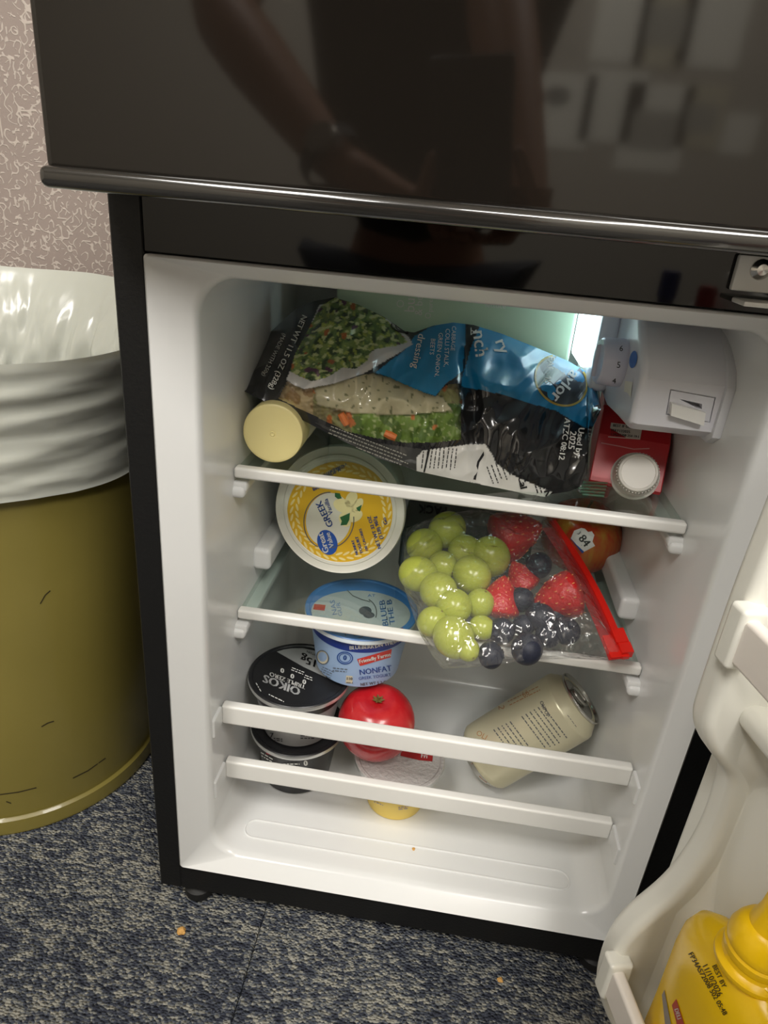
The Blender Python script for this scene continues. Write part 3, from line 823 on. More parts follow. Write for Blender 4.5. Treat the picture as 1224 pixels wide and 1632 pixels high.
for (u, v, du, dv) in ((548, 668, 5, 9), (622, 694, 9, 4)):
    p0, p1 = Vector(bag_pt(u - du, v - dv, .006)), Vector(bag_pt(u + du, v + dv, .006))
    build('carrot_stick', MB().tube([p0, (p0 + p1) / 2, p1], [.003, .0036, .003], 8), mat('carrot', srgb(226, 122, 52), .5), salad)
# print on the bag
W_ = Print(salad_bvh, .0005)
W_.text('NET WT 11.5 OZ (328g)', (459, 562), (-.42, .91), 12.5, bold=.3).text('(MADE WITH 250g)', (437, 566), (-.45, .9), 9)
W_.text('Taylor', (905, 609), (-.62, .78), 28, bold=.7).text('FARMS', (875, 590), (-.15, 1), 15)
W_.text('nch', (765, 548), (.12, 1), 30, bold=.6).text('ry', (800, 552), (.35, .94), 28, bold=.5).text('A', (753, 529), (-.9, -.4), 16)
W_.text('dressing', (667, 560), (-.2, 1), 17, bold=.2)
W_.text('GREEN ONION,', (699, 566), (-.1, 1), 10).text('COLLI STALK,', (712, 555), (-.05, 1), 10).text('BEETS', (689, 553), (-.1, 1), 10).text('CABBAGE', (722, 540), (-.05, 1), 9)
W_.text('Used by:', (923, 706), (-.12, 1), 14, bold=.4).text('2025', (911, 702), (-.12, 1), 15, bold=.4).text('ATZC 08:12', (899, 700), (-.16, 1), 13, bold=.4)
G_ = Print(salad_bvh, .0004); G_.arc((894, 607), 44, 37, 0, 360, 3.2, 40, 60); G_.out('badge_ring', mat('gold_ink', srgb(176, 150, 62), .35), salad)
K_ = Print(salad_bvh, .0003); K_.ell((894, 607), 43, 36, 40, 48, 0, 2)
K_.out('badge', mat('badge_black', srgb(26, 30, 34), .3, coat=.3), salad)
K_ = Print(salad_bvh, .0006)
K_.arc((640, 522), 17, 8, 0, 360, 2.2, 12).arc((640, 522), 10, 6, 0, 360, 1.6, 12).text('i', (640, 522), (1, .2), 13, bold=.6)
K_.greek((700, 730), (-.12, .99), 34, 9, 6.5, 1.5, 3, up=(1, .05)).greek((806, 748), (.35, .93), 30, 8, 7.5, 1.6, 4, up=(.94, -.35))
K_.line([(779, 710), (762, 736), (756, 764)], 4).line([(684, 716), (676, 752)], 2.5)
K_.text('Cal', (832, 768), (.2, .98), 16, bold=.8).text('N', (872, 786), (.3, .95), 14, bold=.8)
K_.greek((858, 779), (.3, .95), 14, 2, 6, 2.0, 9, up=(.94, -.3))
W2 = Print(salad_bvh, .0005); W2.greek((590, 712), (.93, .36), 140, 4, 5.5, 1.8, 12)
K_.out('black_print', ink_black, salad); W2.out('grey_print', mat('ink_lightgrey', srgb(150, 148, 138), .5), salad)
W_.out('lettering', ink_white, salad)
seat(salad)

# clear bag end with green stripes poking out below the salad bag
cb = thing('striped_bag_end', 'clear plastic bag corner with dark green stripes beside the salad bag', 'plastic bag')
q4 = [(905, 770), (940, 745), (977, 762), (968, 795), (930, 790)]
def cbp(u, v, h): p = on(u, v, 2, SH1 + .004 + h); return tuple(p)
m = MB(); k = [cbp(u, v, .004) for u, v in q4] + [cbp(u, v, -.0025) for u, v in q4]
m.add(k, [(0, 1, 2, 3, 4), (9, 8, 7, 6, 5)] + [(i, (i + 1) % 5, 5 + (i + 1) % 5, 5 + i) for i in range(5)])
build('film', m, clear_film, cb, smooth=0)
m = MB()
for i in range(5):
    a = Vector(cbp(916 + i * 3, 770 + i * 5 - 2, .001)); b = Vector(cbp(968 - i * 1.5, 770 + i * 5.2, .001))
    m.tube([a, (a + b) / 2, b], .0011, 6)
build('stripes', m, mat('bag_green', srgb(44, 92, 66), .5), cb); seat(cb)

# ------------------------------------------------------------------ middle shelf: greek yogurt tub on its side
tub = thing('yogurt_tub', 'large white yogurt tub tipped on its side with a yellow lid label', 'yogurt tub')
tc_ = Vector(at_depth(540.5, 815, .676))
tn = Vector((-.02, -.985, .172)).normalized()
R_ = .0655
tm = frame(tc_, -tn)
tub_white = mat('tub_white', srgb(226, 224, 212), .35, sss=.03)
lidm = MB().lathe([(0, .0015), (R_ * .80, .0015), (R_ * .82, .0005), (R_ * .86, .0005), (R_ * .875, .0018), (R_ * .955, .0018), (R_ * .985, .0008), (R_, .003), (R_, .011), (R_ * .97, .0115)], tm, 96)
build('lid', lidm, tub_white, tub)
build('tub_body', MB().lathe([(R_ * .93, .010), (R_ * .93, .014), (R_ * .92, .02), (R_ * .82, .118), (R_ * .78, .121), (0, .121)], tm, 72), tub_white, tub)
tb_ = BVHTree.FromPolygons([tm @ Vector(p) for p in ((-1, -1, .0014), (1, -1, .0014), (1, 1, .0014), (-1, 1, .0014))], [(0, 1, 2, 3)])
C0 = (543, 816)
lab = Print(tb_, .0003); lab.ell(C0, 85, 81, 0, 80); lab.out('lid_label', mat('label_yellow', srgb(232, 184, 40), .4), tub)
pr = Print(tb_, .0006, True)
for k in range(38):
    a = 2 * PI * k / 38
    for dr, da in ((.92, .05), (.82, -.05)):
        c = (C0[0] + 85 * dr * math.cos(a + da), C0[1] + 81 * dr * math.sin(a + da))
        pr.ell(c, 6.2, 1.9, math.degrees(a) + 90 + (24 if dr > .9 else -24), 10)
pr.out('wreath', mat('wreath_cream', srgb(246, 224, 150), .45), tub)
pr = Print(tb_, .0007); pr.ell((524, 828), 36, 43, 12, 40); pr.out('white_oval', mat('oval_white', srgb(225, 222, 208), .4), tub)
pr = Print(tb_, .0009)
for (u, v, rx, ry, ro) in ((548, 806, 17, 11, 20), (566, 822, 13, 9, -30), (560, 796, 9, 14, 25), (550, 828, 12, 9, 60), (570, 805, 7, 13, 35)): pr.ell((u, v), rx, ry, ro, 20)
pr.out('vanilla_flower', mat('flower_cream', srgb(240, 228, 170), .45), tub)
pr = Print(tb_, .0011); pr.poly([(542, 824), (558, 817), (557, 828), (553, 836), (543, 837), (545, 830)]).poly([(534, 785), (542, 786), (545, 794), (539, 795), (534, 791)]).poly([(568, 809), (577, 804), (574, 815), (570, 813)])
pr.out('leaves', mat('leaf_green', srgb(40, 102, 56), .5), tub)
pr = Print(tb_, .0010); pr.arc((523, 829), 38, 45, 100, 262, 1.5, 12).arc((526, 830), 38, 43, -20, 75, 1.5, 12); pr.out('outline', ink_grey, tub)
pr = Print(tb_, .0010); pr.ell((522, 864), 15.5, 20.5, -22, 32); pr.out('brand_oval', mat('brand_blue', srgb(38, 84, 170), .4), tub)
pr = Print(tb_, .0014); pr.text('Great', (516, 865), (-.32, -.95), 14, bold=.5).text('Value', (526, 860), (-.3, -.95), 11, bold=.3); pr.out('brand_lettering', ink_white, tub)
pr = Print(tb_, .0012)
pr.text('GREEK', (518, 819), (-.45, -.89), 15, bold=.4).text('Vanilla', (524, 807), (-.35, -.93), 10, bold=.2)
pr.text('NET WT 32 OZ', (597, 848), (-.32, -.95), 8, bold=.3).text('(2 LB) 907g', (603, 841), (-.32, -.95), 8, bold=.3)
pr.text('NONFAT', (566, 872), (-.3, -.95), 6, bold=.3).text('YOGURT', (573, 868), (-.3, -.95), 7, bold=.3).text('100 CALORIES', (580, 860), (-.3, -.95), 6, bold=.2).text('Go', (614, 830), (-.3, -.95), 9, bold=.3)
pr.text('GRADE A', (528, 755), (.9, -.42), 8, bold=.2).text('KEEP COLD', (533, 750), (.9, -.42), 7, bold=.2).text('VITAMIN A', (540, 745), (.9, -.42), 6).text('live', (504, 778), (.9, -.4), 8, bold=.3)
pr.out('blue_print', ink_blue, tub)
seat(tub)

# ------------------------------------------------------------------ middle shelf: sticker apple, clamshell
def apple_mesh(mb, r, mtx, dimple=.18, h=.92):
    P = []
    for k in range(25):
        t = PI * k / 24; rr_ = math.sin(t); z = -math.cos(t)
        top = math.exp(-((PI - t) / .38) ** 2); bot = math.exp(-(t / .34) ** 2)
        P.append((r * rr_ * (1 + .05 * z), r * h * (z - dimple * 1.9 * top + dimple * 1.2 * bot)))
    n0 = len(mb.v); mb.lathe(P, mtx, 48)
    return mb
def apple_mat(name, c1, c2, lo, hi, sc=(14, 14, 3)):
    m = mat(name, c1, .26, spec=.5, sss=.04, coat=.2); nt = m.node_tree; b = nt.nodes['Principled BSDF']
    tc = nt.nodes.new('ShaderNodeTexCoord'); mp = nt.nodes.new('ShaderNodeMapping'); mp.inputs['Scale'].default_value = sc
    n = nt.nodes.new('ShaderNodeTexNoise'); n.inputs['Scale'].default_value = 4; n.inputs['Detail'].default_value = 4
    r = nt.nodes.new('ShaderNodeValToRGB'); e = r.color_ramp.elements; e[0].position = lo; e[1].position = hi; e[0].color = c1; e[1].color = c2
    nt.links.new(tc.outputs['Object'], mp.inputs[0]); nt.links.new(mp.outputs[0], n.inputs['Vector']); nt.links.new(n.outputs['Fac'], r.inputs[0]); nt.links.new(r.outputs[0], b.inputs['Base Color'])
    return m
ap = thing('apple', 'orange-red apple with a white price sticker on the middle shelf', 'apple')
ac = Vector(at_depth(928, 843, .752)); ar = .0445; ac.z = SH2 + ar * .93
am = apple_mesh(MB(), ar, Matrix.Translation(ac) @ Matrix.Rotation(.25, 4, 'X'))
build('flesh', am, apple_mat('apple_orange', srgb(176, 62, 34), srgb(176, 136, 52), .48, .72), ap, smooth=80)
build('stem', MB().tube([ac + Vector((0, .002, ar * .55)), ac + Vector((.001, -.001, ar * .8)), ac + Vector((.003, -.003, ar * 1.0))], [.0014, .0012, .0018], 8), mat('stem_brown', srgb(82, 62, 36), .7), ap)
ab = am.bvh()
pr = Print(ab, .0006); pr.poly([(910, 858), (915, 846), (926, 842), (932, 843), (937, 848), (943, 847), (947, 853), (944, 863), (948, 870), (931, 879), (919, 868)], 2)
pr.out('sticker', mat('sticker_white', srgb(225, 224, 222), .4), ap)
pr = Print(ab, .0005); pr.poly([(909, 858), (914, 853), (934, 876), (928, 882)], 2); pr.out('sticker_edge', ink_blue, ap)
pr = Print(ab, .0009); pr.text('84', (931, 862), (.62, .78), 18, bold=.5).text('3', (923, 850), (.62, .78), 8); pr.out('sticker_number', ink_black, ap); seat(ap)

cs = thing('clamshell_pack', 'dark clear plastic produce pack behind the fruit bag', 'plastic pack')
csm = MB().box(.168, .305, .205, .290, SH2 + .0012, SH2 + .052, .006, 3)
build('pack_body', csm, film('smoky_plastic', (.30, .36, .33, 1), .1, .05, 1.45, milky=.25, milk_col=srgb(70, 82, 76)), cs)
pr = Print(csm.bvh(), .0005); pr.text('PACK', (690, 812), (-1, -.1), 18, bold=.4); pr.out('lettering', ink_black, cs); seat(cs)

# ------------------------------------------------------------------ middle shelf: zip bag of fruit
FN = np.array([0, -.28, 1.0]); FN /= np.linalg.norm(FN)
FP0 = np.array([.28, .085, SH2 + .021])
def fruit_pt(u, v, h=0.0): return on_plane(u, v, FP0 + FN * h, FN)
OUT = [(648, 842), (700, 822), (760, 816), (830, 820), (884, 830), (905, 870), (935, 930), (965, 990), (999, 1054), (960, 1052), (900, 1050), (840, 1052), (770, 1062), (704, 1066), (686, 1040), (668, 1008), (640, 925)]
o2 = np.array([fruit_pt(*p) for p in OUT])
def edge_dist(x, y):
    best = 9
    for i in range(len(o2)):
        a = o2[i][:2]; b = o2[(i + 1) % len(o2)][:2]; ab_ = b - a; t = max(0, min(1, ((x - a[0]) * ab_[0] + (y - a[1]) * ab_[1]) / (ab_ @ ab_)))
        best = min(best, math.hypot(x - a[0] - t * ab_[0], y - a[1] - t * ab_[1]))
    return best
cen = o2.mean(0)
fm = MB(); NRG, NAG = 22, 110
per = []
L_ = [0]
for i in range(len(o2)): L_.append(L_[-1] + np.linalg.norm(o2[(i + 1) % len(o2)] - o2[i]))
for k in range(NAG):
    s = L_[-1] * k / NAG
    i = max(j for j in range(len(o2)) if L_[j] <= s + 1e-12); t = (s - L_[i]) / (L_[i + 1] - L_[i]); per.append(o2[i] * (1 - t) + o2[(i + 1) % len(o2)] * t)
for side in (1, -1):
    base = len(fm.v)
    for r in range(NRG + 1):
        f = r / NRG
        for k in range(NAG):
            p = per[k] * f + cen * (1 - f)
            e = edge_dist(p[0], p[1]); h = 1 - (1 - min(1, e / .036)) ** 2
            if side > 0:
                q = Vector((p[0] * 30, p[1] * 30, 1)); hh = h * (.0235 + .0045 * noise.noise(q) + .0035 * (1 - 2 * abs(noise.noise(q * 1.7 + Vector((4, 4, 0)))))) 
                X = p + FN * hh
            else:
                X = p - FN * h * .021
                if X[1] > .07: X[2] = max(X[2], SH2 + .002)
            fm.v.append(tuple(X))
    for r in range(NRG):
        for k in range(NAG):
            f = (base + r * NAG + k, base + r * NAG + (k + 1) % NAG, base + (r + 1) * NAG + (k + 1) % NAG, base + (r + 1) * NAG + k)
            fm.f.append(f)
fb = thing('zip_bag', 'clear zip bag of grapes and berries with a red slider closure', 'zip bag')
zipfilm = film('zip_bag_film', (.98, .98, .975, 1), .09, .035, 1.4, bump=(46, .8, .016), milky=.035)
build('bag_film', fm, zipfilm, fb, smooth=80)
Z0_, Z1_ = Vector(fruit_pt(876, 832, .004)), Vector(fruit_pt(992, 1050, .004))
red_zip = mat('red_zip', srgb(222, 34, 24), .3, sss=.05); red_zip2 = film('red_translucent', (.85, .12, .1, 1), .15, .04, 1.45, milky=.5, milk_col=srgb(205, 60, 60))
zd = (Z1_ - Z0_).normalized(); zs = zd.cross(Vector(FN)).normalized()
if zs.x < 0: zs = -zs
def strip(mb, o0, o1, h0, h1, s0=0, s1=1):
    A, B = Z0_.lerp(Z1_, s0), Z0_.lerp(Z1_, s1); n = Vector(FN); P = []
    N = 14
    for i in range(N + 1):
        c = A.lerp(B, i / N) + zs * (.006 * math.sin(PI * (s0 + (s1 - s0) * i / N))); P += [c + zs * o0 + n * h0, c + zs * o1 + n * h0, c + zs * o1 + n * h1, c + zs * o0 + n * h1]
    fs = [(0, 1, 2, 3), (4 * N + 3, 4 * N + 2, 4 * N + 1, 4 * N)]
    for i in range(N):
        for k in range(4): fs.append((4 * i + k, 4 * i + (k + 1) % 4, 4 * i + 4 + (k + 1) % 4, 4 * i + 4 + k))
    return mb.add(P, fs)
build('zip_track', strip(MB(), .0, .0062, -.0012, .0022), red_zip, fb)
build('zip_band', strip(MB(), -.0125, .0, -.0002, .0004, .05, 1), red_zip2, fb)
sld = strip(strip(strip(MB(), -.002, .0095, -.003, .0055, .84, .925), -.0005, .0105, -.003, .0048, .925, .985), -.0105, .0, -.001, .002, .86, .995)
build('slider', sld, red_zip, fb, smooth=20)
seat(fb)

def px_r(r, p): return r * ((np.array(p) - CAMP) @ FWD) / FPX
S3 = 2.914
grapes = [(270, 245, 76, .016), (165, 320, 74, .003), (135, 450, 76, 0), (230, 530, 80, .006), (385, 455, 80, .008), (300, 600, 76, .008), (350, 345, 70, .002), (470, 370, 84, .004), (200, 672, 62, -.002), (300, 745, 86, 0), (432, 700, 52, -.003), (420, 590, 62, -.002), (365, 800, 50, -.004), (250, 410, 60, -.004)]
gm_mat = mat('grape_skin', srgb(184, 190, 88), .22, spec=.5, sss=.25, var=(srgb(158, 170, 66), 30, .35, .7))
stem_mat = mat('stem_scar', srgb(120, 100, 50), .8)
gmesh = MB()
gmesh.lathe([(math.sin(PI * k / 16), -1.12 * math.cos(PI * k / 16)) for k in range(17)], None, 28)
smesh = MB().lathe([(.0, 1.135), (.07, 1.13), (.10, 1.10), (.10, 1.08)], None, 10)
proto = None
for i, (u, v, r, h) in enumerate(grapes):
    u, v = 620 + u / S3, 760 + v / S3
    p = fruit_pt(u, v, h * .35 - .002); rad = px_r(r / S3, p) * 1.1
    if proto is None:
        o = build('grape', gmesh, gm_mat, smooth=180); c = build('stem_scar', smesh, stem_mat, o); proto = (o, c)
    else:
        o = proto[0].copy(); COL.objects.link(o); c = proto[1].copy(); c.parent = o; COL.objects.link(c)
    p[2] = max(p[2], SH2 + rad + .002) if p[1] > .09 else p[2]
    o.location = p; o.scale = (rad, rad, rad * .98); o.rotation_euler = (random.uniform(0, 3), random.uniform(0, 3), random.uniform(0, 3))
    tag(o, {0: 'green grape at the rear of the zip bag, closest to the dark pack', 7: 'pale green grape touching the large rear strawberry in the zip bag', 10: 'small green grape touching the blueberries in the zip bag', 11: 'green grape pressed against the wedged strawberry in the zip bag',
            9: 'biggest green grape, hanging over the front bar of the middle shelf', 12: 'smallest green grape, tucked under the biggest one over the shelf bar'}.get(i, 'round green grape in the heap of grapes inside the clear zip bag'), 'grape', 'green grapes in the zip bag')
def blueberry_mesh():
    m = MB(); P = [(math.sin(PI * k / 18), -.9 * math.cos(PI * k / 18)) for k in range(17)]
    P += [(.34, .88), (.30, .93), (.24, .84), (.12, .78), (0, .77)]
    return m.lathe(P, None, 28)
bl_mat = mat('blueberry_skin', srgb(26, 29, 42), .5, spec=.35, var=(srgb(50, 55, 72), 26, .45, .7))
cal = MB()
for k in range(5):
    a = 2 * PI * k / 5
    cal.add([(.30 * math.cos(a - .4), .30 * math.sin(a - .4), .9), (.30 * math.cos(a + .4), .30 * math.sin(a + .4), .9), (.46 * math.cos(a), .46 * math.sin(a), .97), (.30 * math.cos(a), .30 * math.sin(a), .84)], [(0, 1, 2), (0, 3, 1), (1, 3, 2), (0, 2, 3)])
berries = [(472, 828, 62, .0), (640, 800, 73, .003), (522, 716, 60, .002), (700, 652, 68, .002), (822, 715, 64, 0), (612, 572, 60, .0), (695, 412, 62, .002), (735, 742, 56, -.002), (625, 690, 50, -.004), (770, 640, 50, -.006)]
proto = None
for i, (u, v, r, h) in enumerate(berries):
    u, v = 620 + u / S3, 760 + v / S3
    p = fruit_pt(u, v, h - .004); rad = px_r(r / S3, p) * 1.04
    if proto is None:
        o = build('blueberry', blueberry_mesh(), bl_mat, smooth=60); c = build('calyx', cal, mat('calyx_dark', srgb(40, 40, 48), .7), o, smooth=0); proto = (o, c)
    else:
        o = proto[0].copy(); COL.objects.link(o); c = proto[1].copy(); c.parent = o; COL.objects.link(c)
    if p[1] > .09: p[2] = max(p[2], SH2 + rad + .002)
    o.location = p; o.scale = (rad,) * 3; o.rotation_euler = (random.uniform(.3, 1.5), random.uniform(-.6, .6), random.uniform(0, 6))
    tag(o, {0: 'single blueberry at the edge of the zip bag next to the smallest grape', 1: 'biggest blueberry, hanging over the front bar of the middle shelf', 4: 'blueberry just below the bright strawberry, facing the red slider', 5: 'blueberry between the wedged strawberry and the bright strawberry', 6: 'blueberry at the rear between the large strawberry and the red zip'}.get(i, 'dark blueberry in the middle of the berries inside the zip bag'), 'blueberry', 'blueberries in the zip bag')
def strawberry(u, v, r, h, axis_px, label, name='strawberry'):
    p = Vector(fruit_pt(620 + u / S3, 760 + v / S3, h)); rad = px_r(r / S3, p) * 1.08
    d = Vector(RIGHT) * axis_px[0] - Vector(UPV) * axis_px[1] - Vector(FWD) * .1
    m = MB(); prof = []
    for k in range(33):
        t = k / 32; z = -1.05 + 2.05 * t
        rr_ = (math.sin(PI * min(1, t * .62 + .0)) ** .75) * (1.0 if t < .8 else math.cos((t - .8) / .2 * PI / 2) ** .6)
        prof.append((max(rr_, 0) * .95, z))
    prof[-1] = (0, 1.0); prof[0] = (0, -1.05)
    mt = frame(p, d); m.lathe([(a * rad, b * rad) for a, b in prof], None, 40)
    seeds = MB()
    for k in range(90):
        z = -1 + 2 * (k + .5) / 90; a = k * 2.39996
        j = min(range(33), key=lambda i: abs(prof[i][1] - (z * .95))); R0 = prof[j][0]
        seeds.box(-.018, .018, -.05, .05, -.01, .012, 0, 1, Matrix.Scale(rad, 4) @ frame((R0 * math.cos(a), R0 * math.sin(a), z * .95), (math.cos(a), math.sin(a), -.3), (-math.sin(a), math.cos(a), 0)))
    t = thing(name, label, 'strawberry', 'strawberries in the zip bag')
    m.v = [tuple(mt @ Vector(q)) for q in m.v]; seeds.v = [tuple(mt @ Vector(q)) for q in seeds.v]
    build('flesh', m, straw_mat, t, smooth=80); build('seeds', seeds, seed_mat, t, smooth=0, kind='stuff')
    return seat(t)
straw_mat = mat('strawberry_flesh', srgb(196, 40, 40), .3, spec=.5, sss=.08, var=(srgb(160, 24, 28), 40, .4, .7), bump=(320, .6, .002))
seed_mat = mat('strawberry_seed', srgb(214, 150, 90), .5)
strawberry(785, 560, 108, .000, (.8, -.25), 'bright red strawberry beside the red slider inside the zip bag')
strawberry(520, 560, 92, -.006, (-.2, 1), 'strawberry wedged between the grapes and blueberries in the zip bag')
strawberry(590, 265, 118, -.006, (-.9, .3), 'large deep red strawberry at the rear of the zip bag')
strawberry(610, 465, 72, -.012, (.4, .8), 'small strawberry buried among the blueberries in the zip bag')

# ------------------------------------------------------------------ bottom: yogurt cups, apple, can
def cup(name, label, cx, cy, z0, z1, r0, r1, mats, group=None, tilt=None):
    t = thing(name, label, 'yogurt cup', group)
    mtx = Matrix.Translation((cx, cy, z0))
    if tilt is not None: mtx = mtx @ tilt
    H = z1 - z0
    body = MB().lathe([(0, .002), (r0 - .004, .002), (r0 - .002, 0), (r0, .002), (r0 + (r1 - .006 - r0) * .5, H * .46), (r1 - .006, H - .008), (r1 - .004, H - .005)], mtx, 72)
    build('cup_body', body, mats['body'], t)
    band = MB().lathe([(r0 + (r1 - .006 - r0) * .77 + .0005, H * .715), (r1 - .0054, H - .008), (r1 - .0042, H - .0055)], mtx, 72, cap=False)
    if 'band' in mats: build('band', band, mats['band'], t)
    rim = MB().lathe([(r1 - .005, H - .0062), (r1 - .0006, H - .0056), (r1, H - .0040), (r1 - .0006, H - .0014), (r1 - .003, H - .0014)], mtx, 72, cap=False)
    build('rim', rim, mats['rim'], t)
    lid = MB().lathe([(r1 - .0012, H - .0016), (r1 - .0004, H - .0008), (r1 - .0012, H), (r1 - .004, H), (r1 - .0055, H - .0012), (0, H - .0012)], mtx, 72, cap=False)
    build('lid', lid, mats['lid'], t)
    lb = BVHTree.FromPolygons([mtx @ Vector(p) for p in ((-.2, -.2, H - .0011), (.2, -.2, H - .0011), (.2, .2, H - .0011), (-.2, .2, H - .0011))], [(0, 1, 2, 3)])
    bb = MB(); bb.v = list(body.v); bb.f = list(body.f); bb.add(band.v, band.f)
    return t, bb.bvh(), lb
ok_black = mat('black_lid_foil', srgb(34, 34, 36), .35, spec=.5)
silver = mat('silver_foil_edge', srgb(215, 215, 212), .3, metal=.7)
ok_body = mat('cup_black_print', srgb(30, 29, 30), .35)
OX, OY = .0838, .1225
t, bb, lb = cup('yogurt_cup', 'lower black yogurt cup under the other black cup', OX, OY + .003, FL + .0006, .0845, .036, .0505, dict(body=ok_body, rim=silver, lid=ok_black), 'black yogurt cups')
pr = Print(bb, .0005); pr.line([(410, 1192), (425, 1199), (445, 1204), (470, 1206), (495, 1203), (515, 1196), (530, 1185)], 4.5); pr.out('red_stripe', mat('stripe_red', srgb(178, 62, 74), .4), t)
pr = Print(bb, .0006); pr.text('0', (487, 1216), (1, -.15), 12, bold=.6).greek((465, 1219), (1, 0), 28, 2, 4, 1.6, 3).greek((425, 1206), (.85, .5), 22, 2, 4, 1.6, 5); pr.out('lettering', ink_white, t); seat(t)
t, bb, lb = cup('yogurt_cup', 'upper black yogurt cup with a black lid and grey lettering', OX, OY, .0850, .1515, .036, .0525, dict(body=mat('cup_grey_print', srgb(150, 150, 150), .35), band=ok_body, rim=silver, lid=ok_black), 'black yogurt cups')
pr = Print(lb, .0003); pr.poly([(441, 1039), (452, 1035.5), (465, 1033.5), (483, 1033.5), (500, 1037), (515, 1044), (520, 1080), (511, 1076), (483, 1063), (462, 1051)]); pr.out('grey_panel', mat('lid_grey', srgb(150, 152, 150), .4), t)
pr = Print(lb, .0006); dd = (-.93, -.36)
pr.text('OIKOS', (449, 1092), dd, 21, up=(-4.5, 17), bold=.8); pr.out('brand_lettering', mat('lid_lightgrey', srgb(185, 186, 186), .4), t)
pr = Print(lb, .0006)
pr.text('TRIPLE ZERO', (458, 1085), dd, 10.5, up=(-2, 9), bold=.3).text('0', (450, 1069), dd, 12, up=(-2, 10), bold=.5).text('0', (466, 1078), dd, 12, up=(-2, 10), bold=.5).text('0', (485, 1087), dd, 12, up=(-2, 10), bold=.5)
pr.greek((474, 1070), (.93, .36), 20, 2, 3.5, 1.2, 2).greek((492, 1081), (.93, .36), 14, 2, 3.5, 1.2, 6).greek((412, 1096), (.5, .86), 16, 1, 3, 1.3, 51).greek((440, 1113), (.9, .44), 26, 1, 3, 1.3, 52)
pr.out('white_print', ink_white, t)
pr = Print(lb, .0007); pr.text('15g', (493, 1054), dd, 20, up=(-4, 16), bold=.7).text('PROTEIN', (500, 1043), dd, 6, up=(-1, 5)); pr.out('black_print', ink_black, t)
pr = Print(bb, .0005); pr.text('7', (433, 1172), (1, .05), 12, bold=.5).greek((490, 1172), (1, 0), 22, 3, 4, 1.5, 8).greek((440, 1178), (1, .1), 24, 2, 3, 1.5, 8); pr.out('side_print', ink_black, t); seat(t)

t, bb, lb = cup('yogurt_cup', 'light blue yogurt cup perched on the black cup and red apple', .1395, .150, .1560, .2238, .0435, .0578,
                dict(body=mat('cup_light_blue', srgb(158, 186, 222), .35), band=mat('cup_navy', srgb(28, 56, 140), .35), rim=mat('rim_white', srgb(222, 232, 240), .3), lid=mat('lid_blue_foil', srgb(78, 132, 200), .3, spec=.6)))
pr = Print(lb, .0002); pr.ell((575, 977), 79, 35.5, 3, 60); pr.out('lid_panel', mat('lid_silver_print', srgb(205, 208, 214), .32, metal=.25), t)
pr = Print(lb, .0005); pr.poly([(501, 963), (519, 965), (517, 974), (499, 972)]).ell((514, 997), 8, 3.5).ell((641, 1002), 1, 1); pr.out('red_tag', mat('tag_red', srgb(190, 60, 56), .4), t)
pr = Print(lb, .0005); pr.ell((582, 974), 10, 7).ell((588, 981), 9, 5); pr.out('berry_print', mat('berry_grey', srgb(74, 78, 88), .4), t)
pr = Print(lb, .0006); pr.text('BLUEB', (612, 978), (-.15, -1), 15, up=(-13, 2), bold=.3).text('THE B', (623, 976), (-.15, -1), 15, up=(-12, 2), bold=.3).text('NAS', (532, 969), (-.2, -1), 13, up=(-11, 2)).text('GUR', (541, 972), (-.2, -1), 11, up=(-9, 2)).text('AT', (592, 950), (1, 0), 10, up=(0, -6))
pr.out('lid_blue_print', mat('print_blue', srgb(92, 130, 186), .4), t)
pr = Print(lb, .0006); pr.line([(553, 941), (562, 950), (576, 956), (590, 960)], 1.3).arc((575, 977), 25, 24, -60, 20, 1.6).arc((565, 1012), 15, 6, 0, 360, 1.1).text('0', (565, 1012), (1, 0), 9, up=(0, -6), bold=.4); pr.out('lid_dark_print', ink_grey, t)
pr = Print(bb, .0005); pr.text('BLUEBERRY', (579, 1031), (1, -.06), 8.6, bold=.35).text('ON THE', (612, 1026.5), (1, -.2), 8.2, bold=.35).text('BO', (632, 1021), (.94, -.33), 8, bold=.3)
pr.out('band_lettering', ink_white, t)
pr = Print(bb, .0005); pr.poly([(569, 1050), (597, 1042), (624, 1034), (622, 1047), (598, 1054), (574, 1061)], 2); pr.out('brand_patch', mat('brand_red', srgb(206, 62, 52), .4), t)
pr = Print(bb, .0009); pr.text('Friendly Farms', (597, 1048), (.97, -.24), 8.6, bold=.35); pr.out('brand_lettering', ink_white, t)
pr = Print(bb, .0006); pr.text('NONFAT', (598, 1068), (1, -.14), 12.5, bold=.2).text('GREEK YOGURT', (597, 1078), (1, -.12), 7).arc((550, 1048), 12, 9.5, 0, 360, 1.6, 8).arc((550, 1048), 9, 7, 0, 360, 1.0, 8).text('0', (550, 1048), (1, .1), 11, bold=.5)
pr.out('blue_print', ink_blue, t)
pr = Print(bb, .0005); pr.poly([(552, 1076), (562, 1077), (562, 1089), (551, 1088)], 1).ell((515, 1047), 9, 11, -20, 24); pr.out('cream_patch', mat('patch_cream', srgb(214, 206, 180), .5), t)
pr = Print(bb, .0008); pr.text('110', (557, 1081), (1, .05), 6.5, bold=.3).greek((557, 1087), (1, .05), 9, 1, 3, 1.2, 2).text('NET WT 5.3 OZ', (597, 1088), (1, -.1), 6.5, bold=.2).greek((543, 1067), (1, .1), 24, 2, 4, 1.2, 3).greek((521, 1073), (.9, .42), 20, 5, 3.6, 1.0, 7).arc((515, 1047), 9, 11, 0, 360, 1.2, -20)
pr.out('dark_print', ink_grey, t); seat(t)

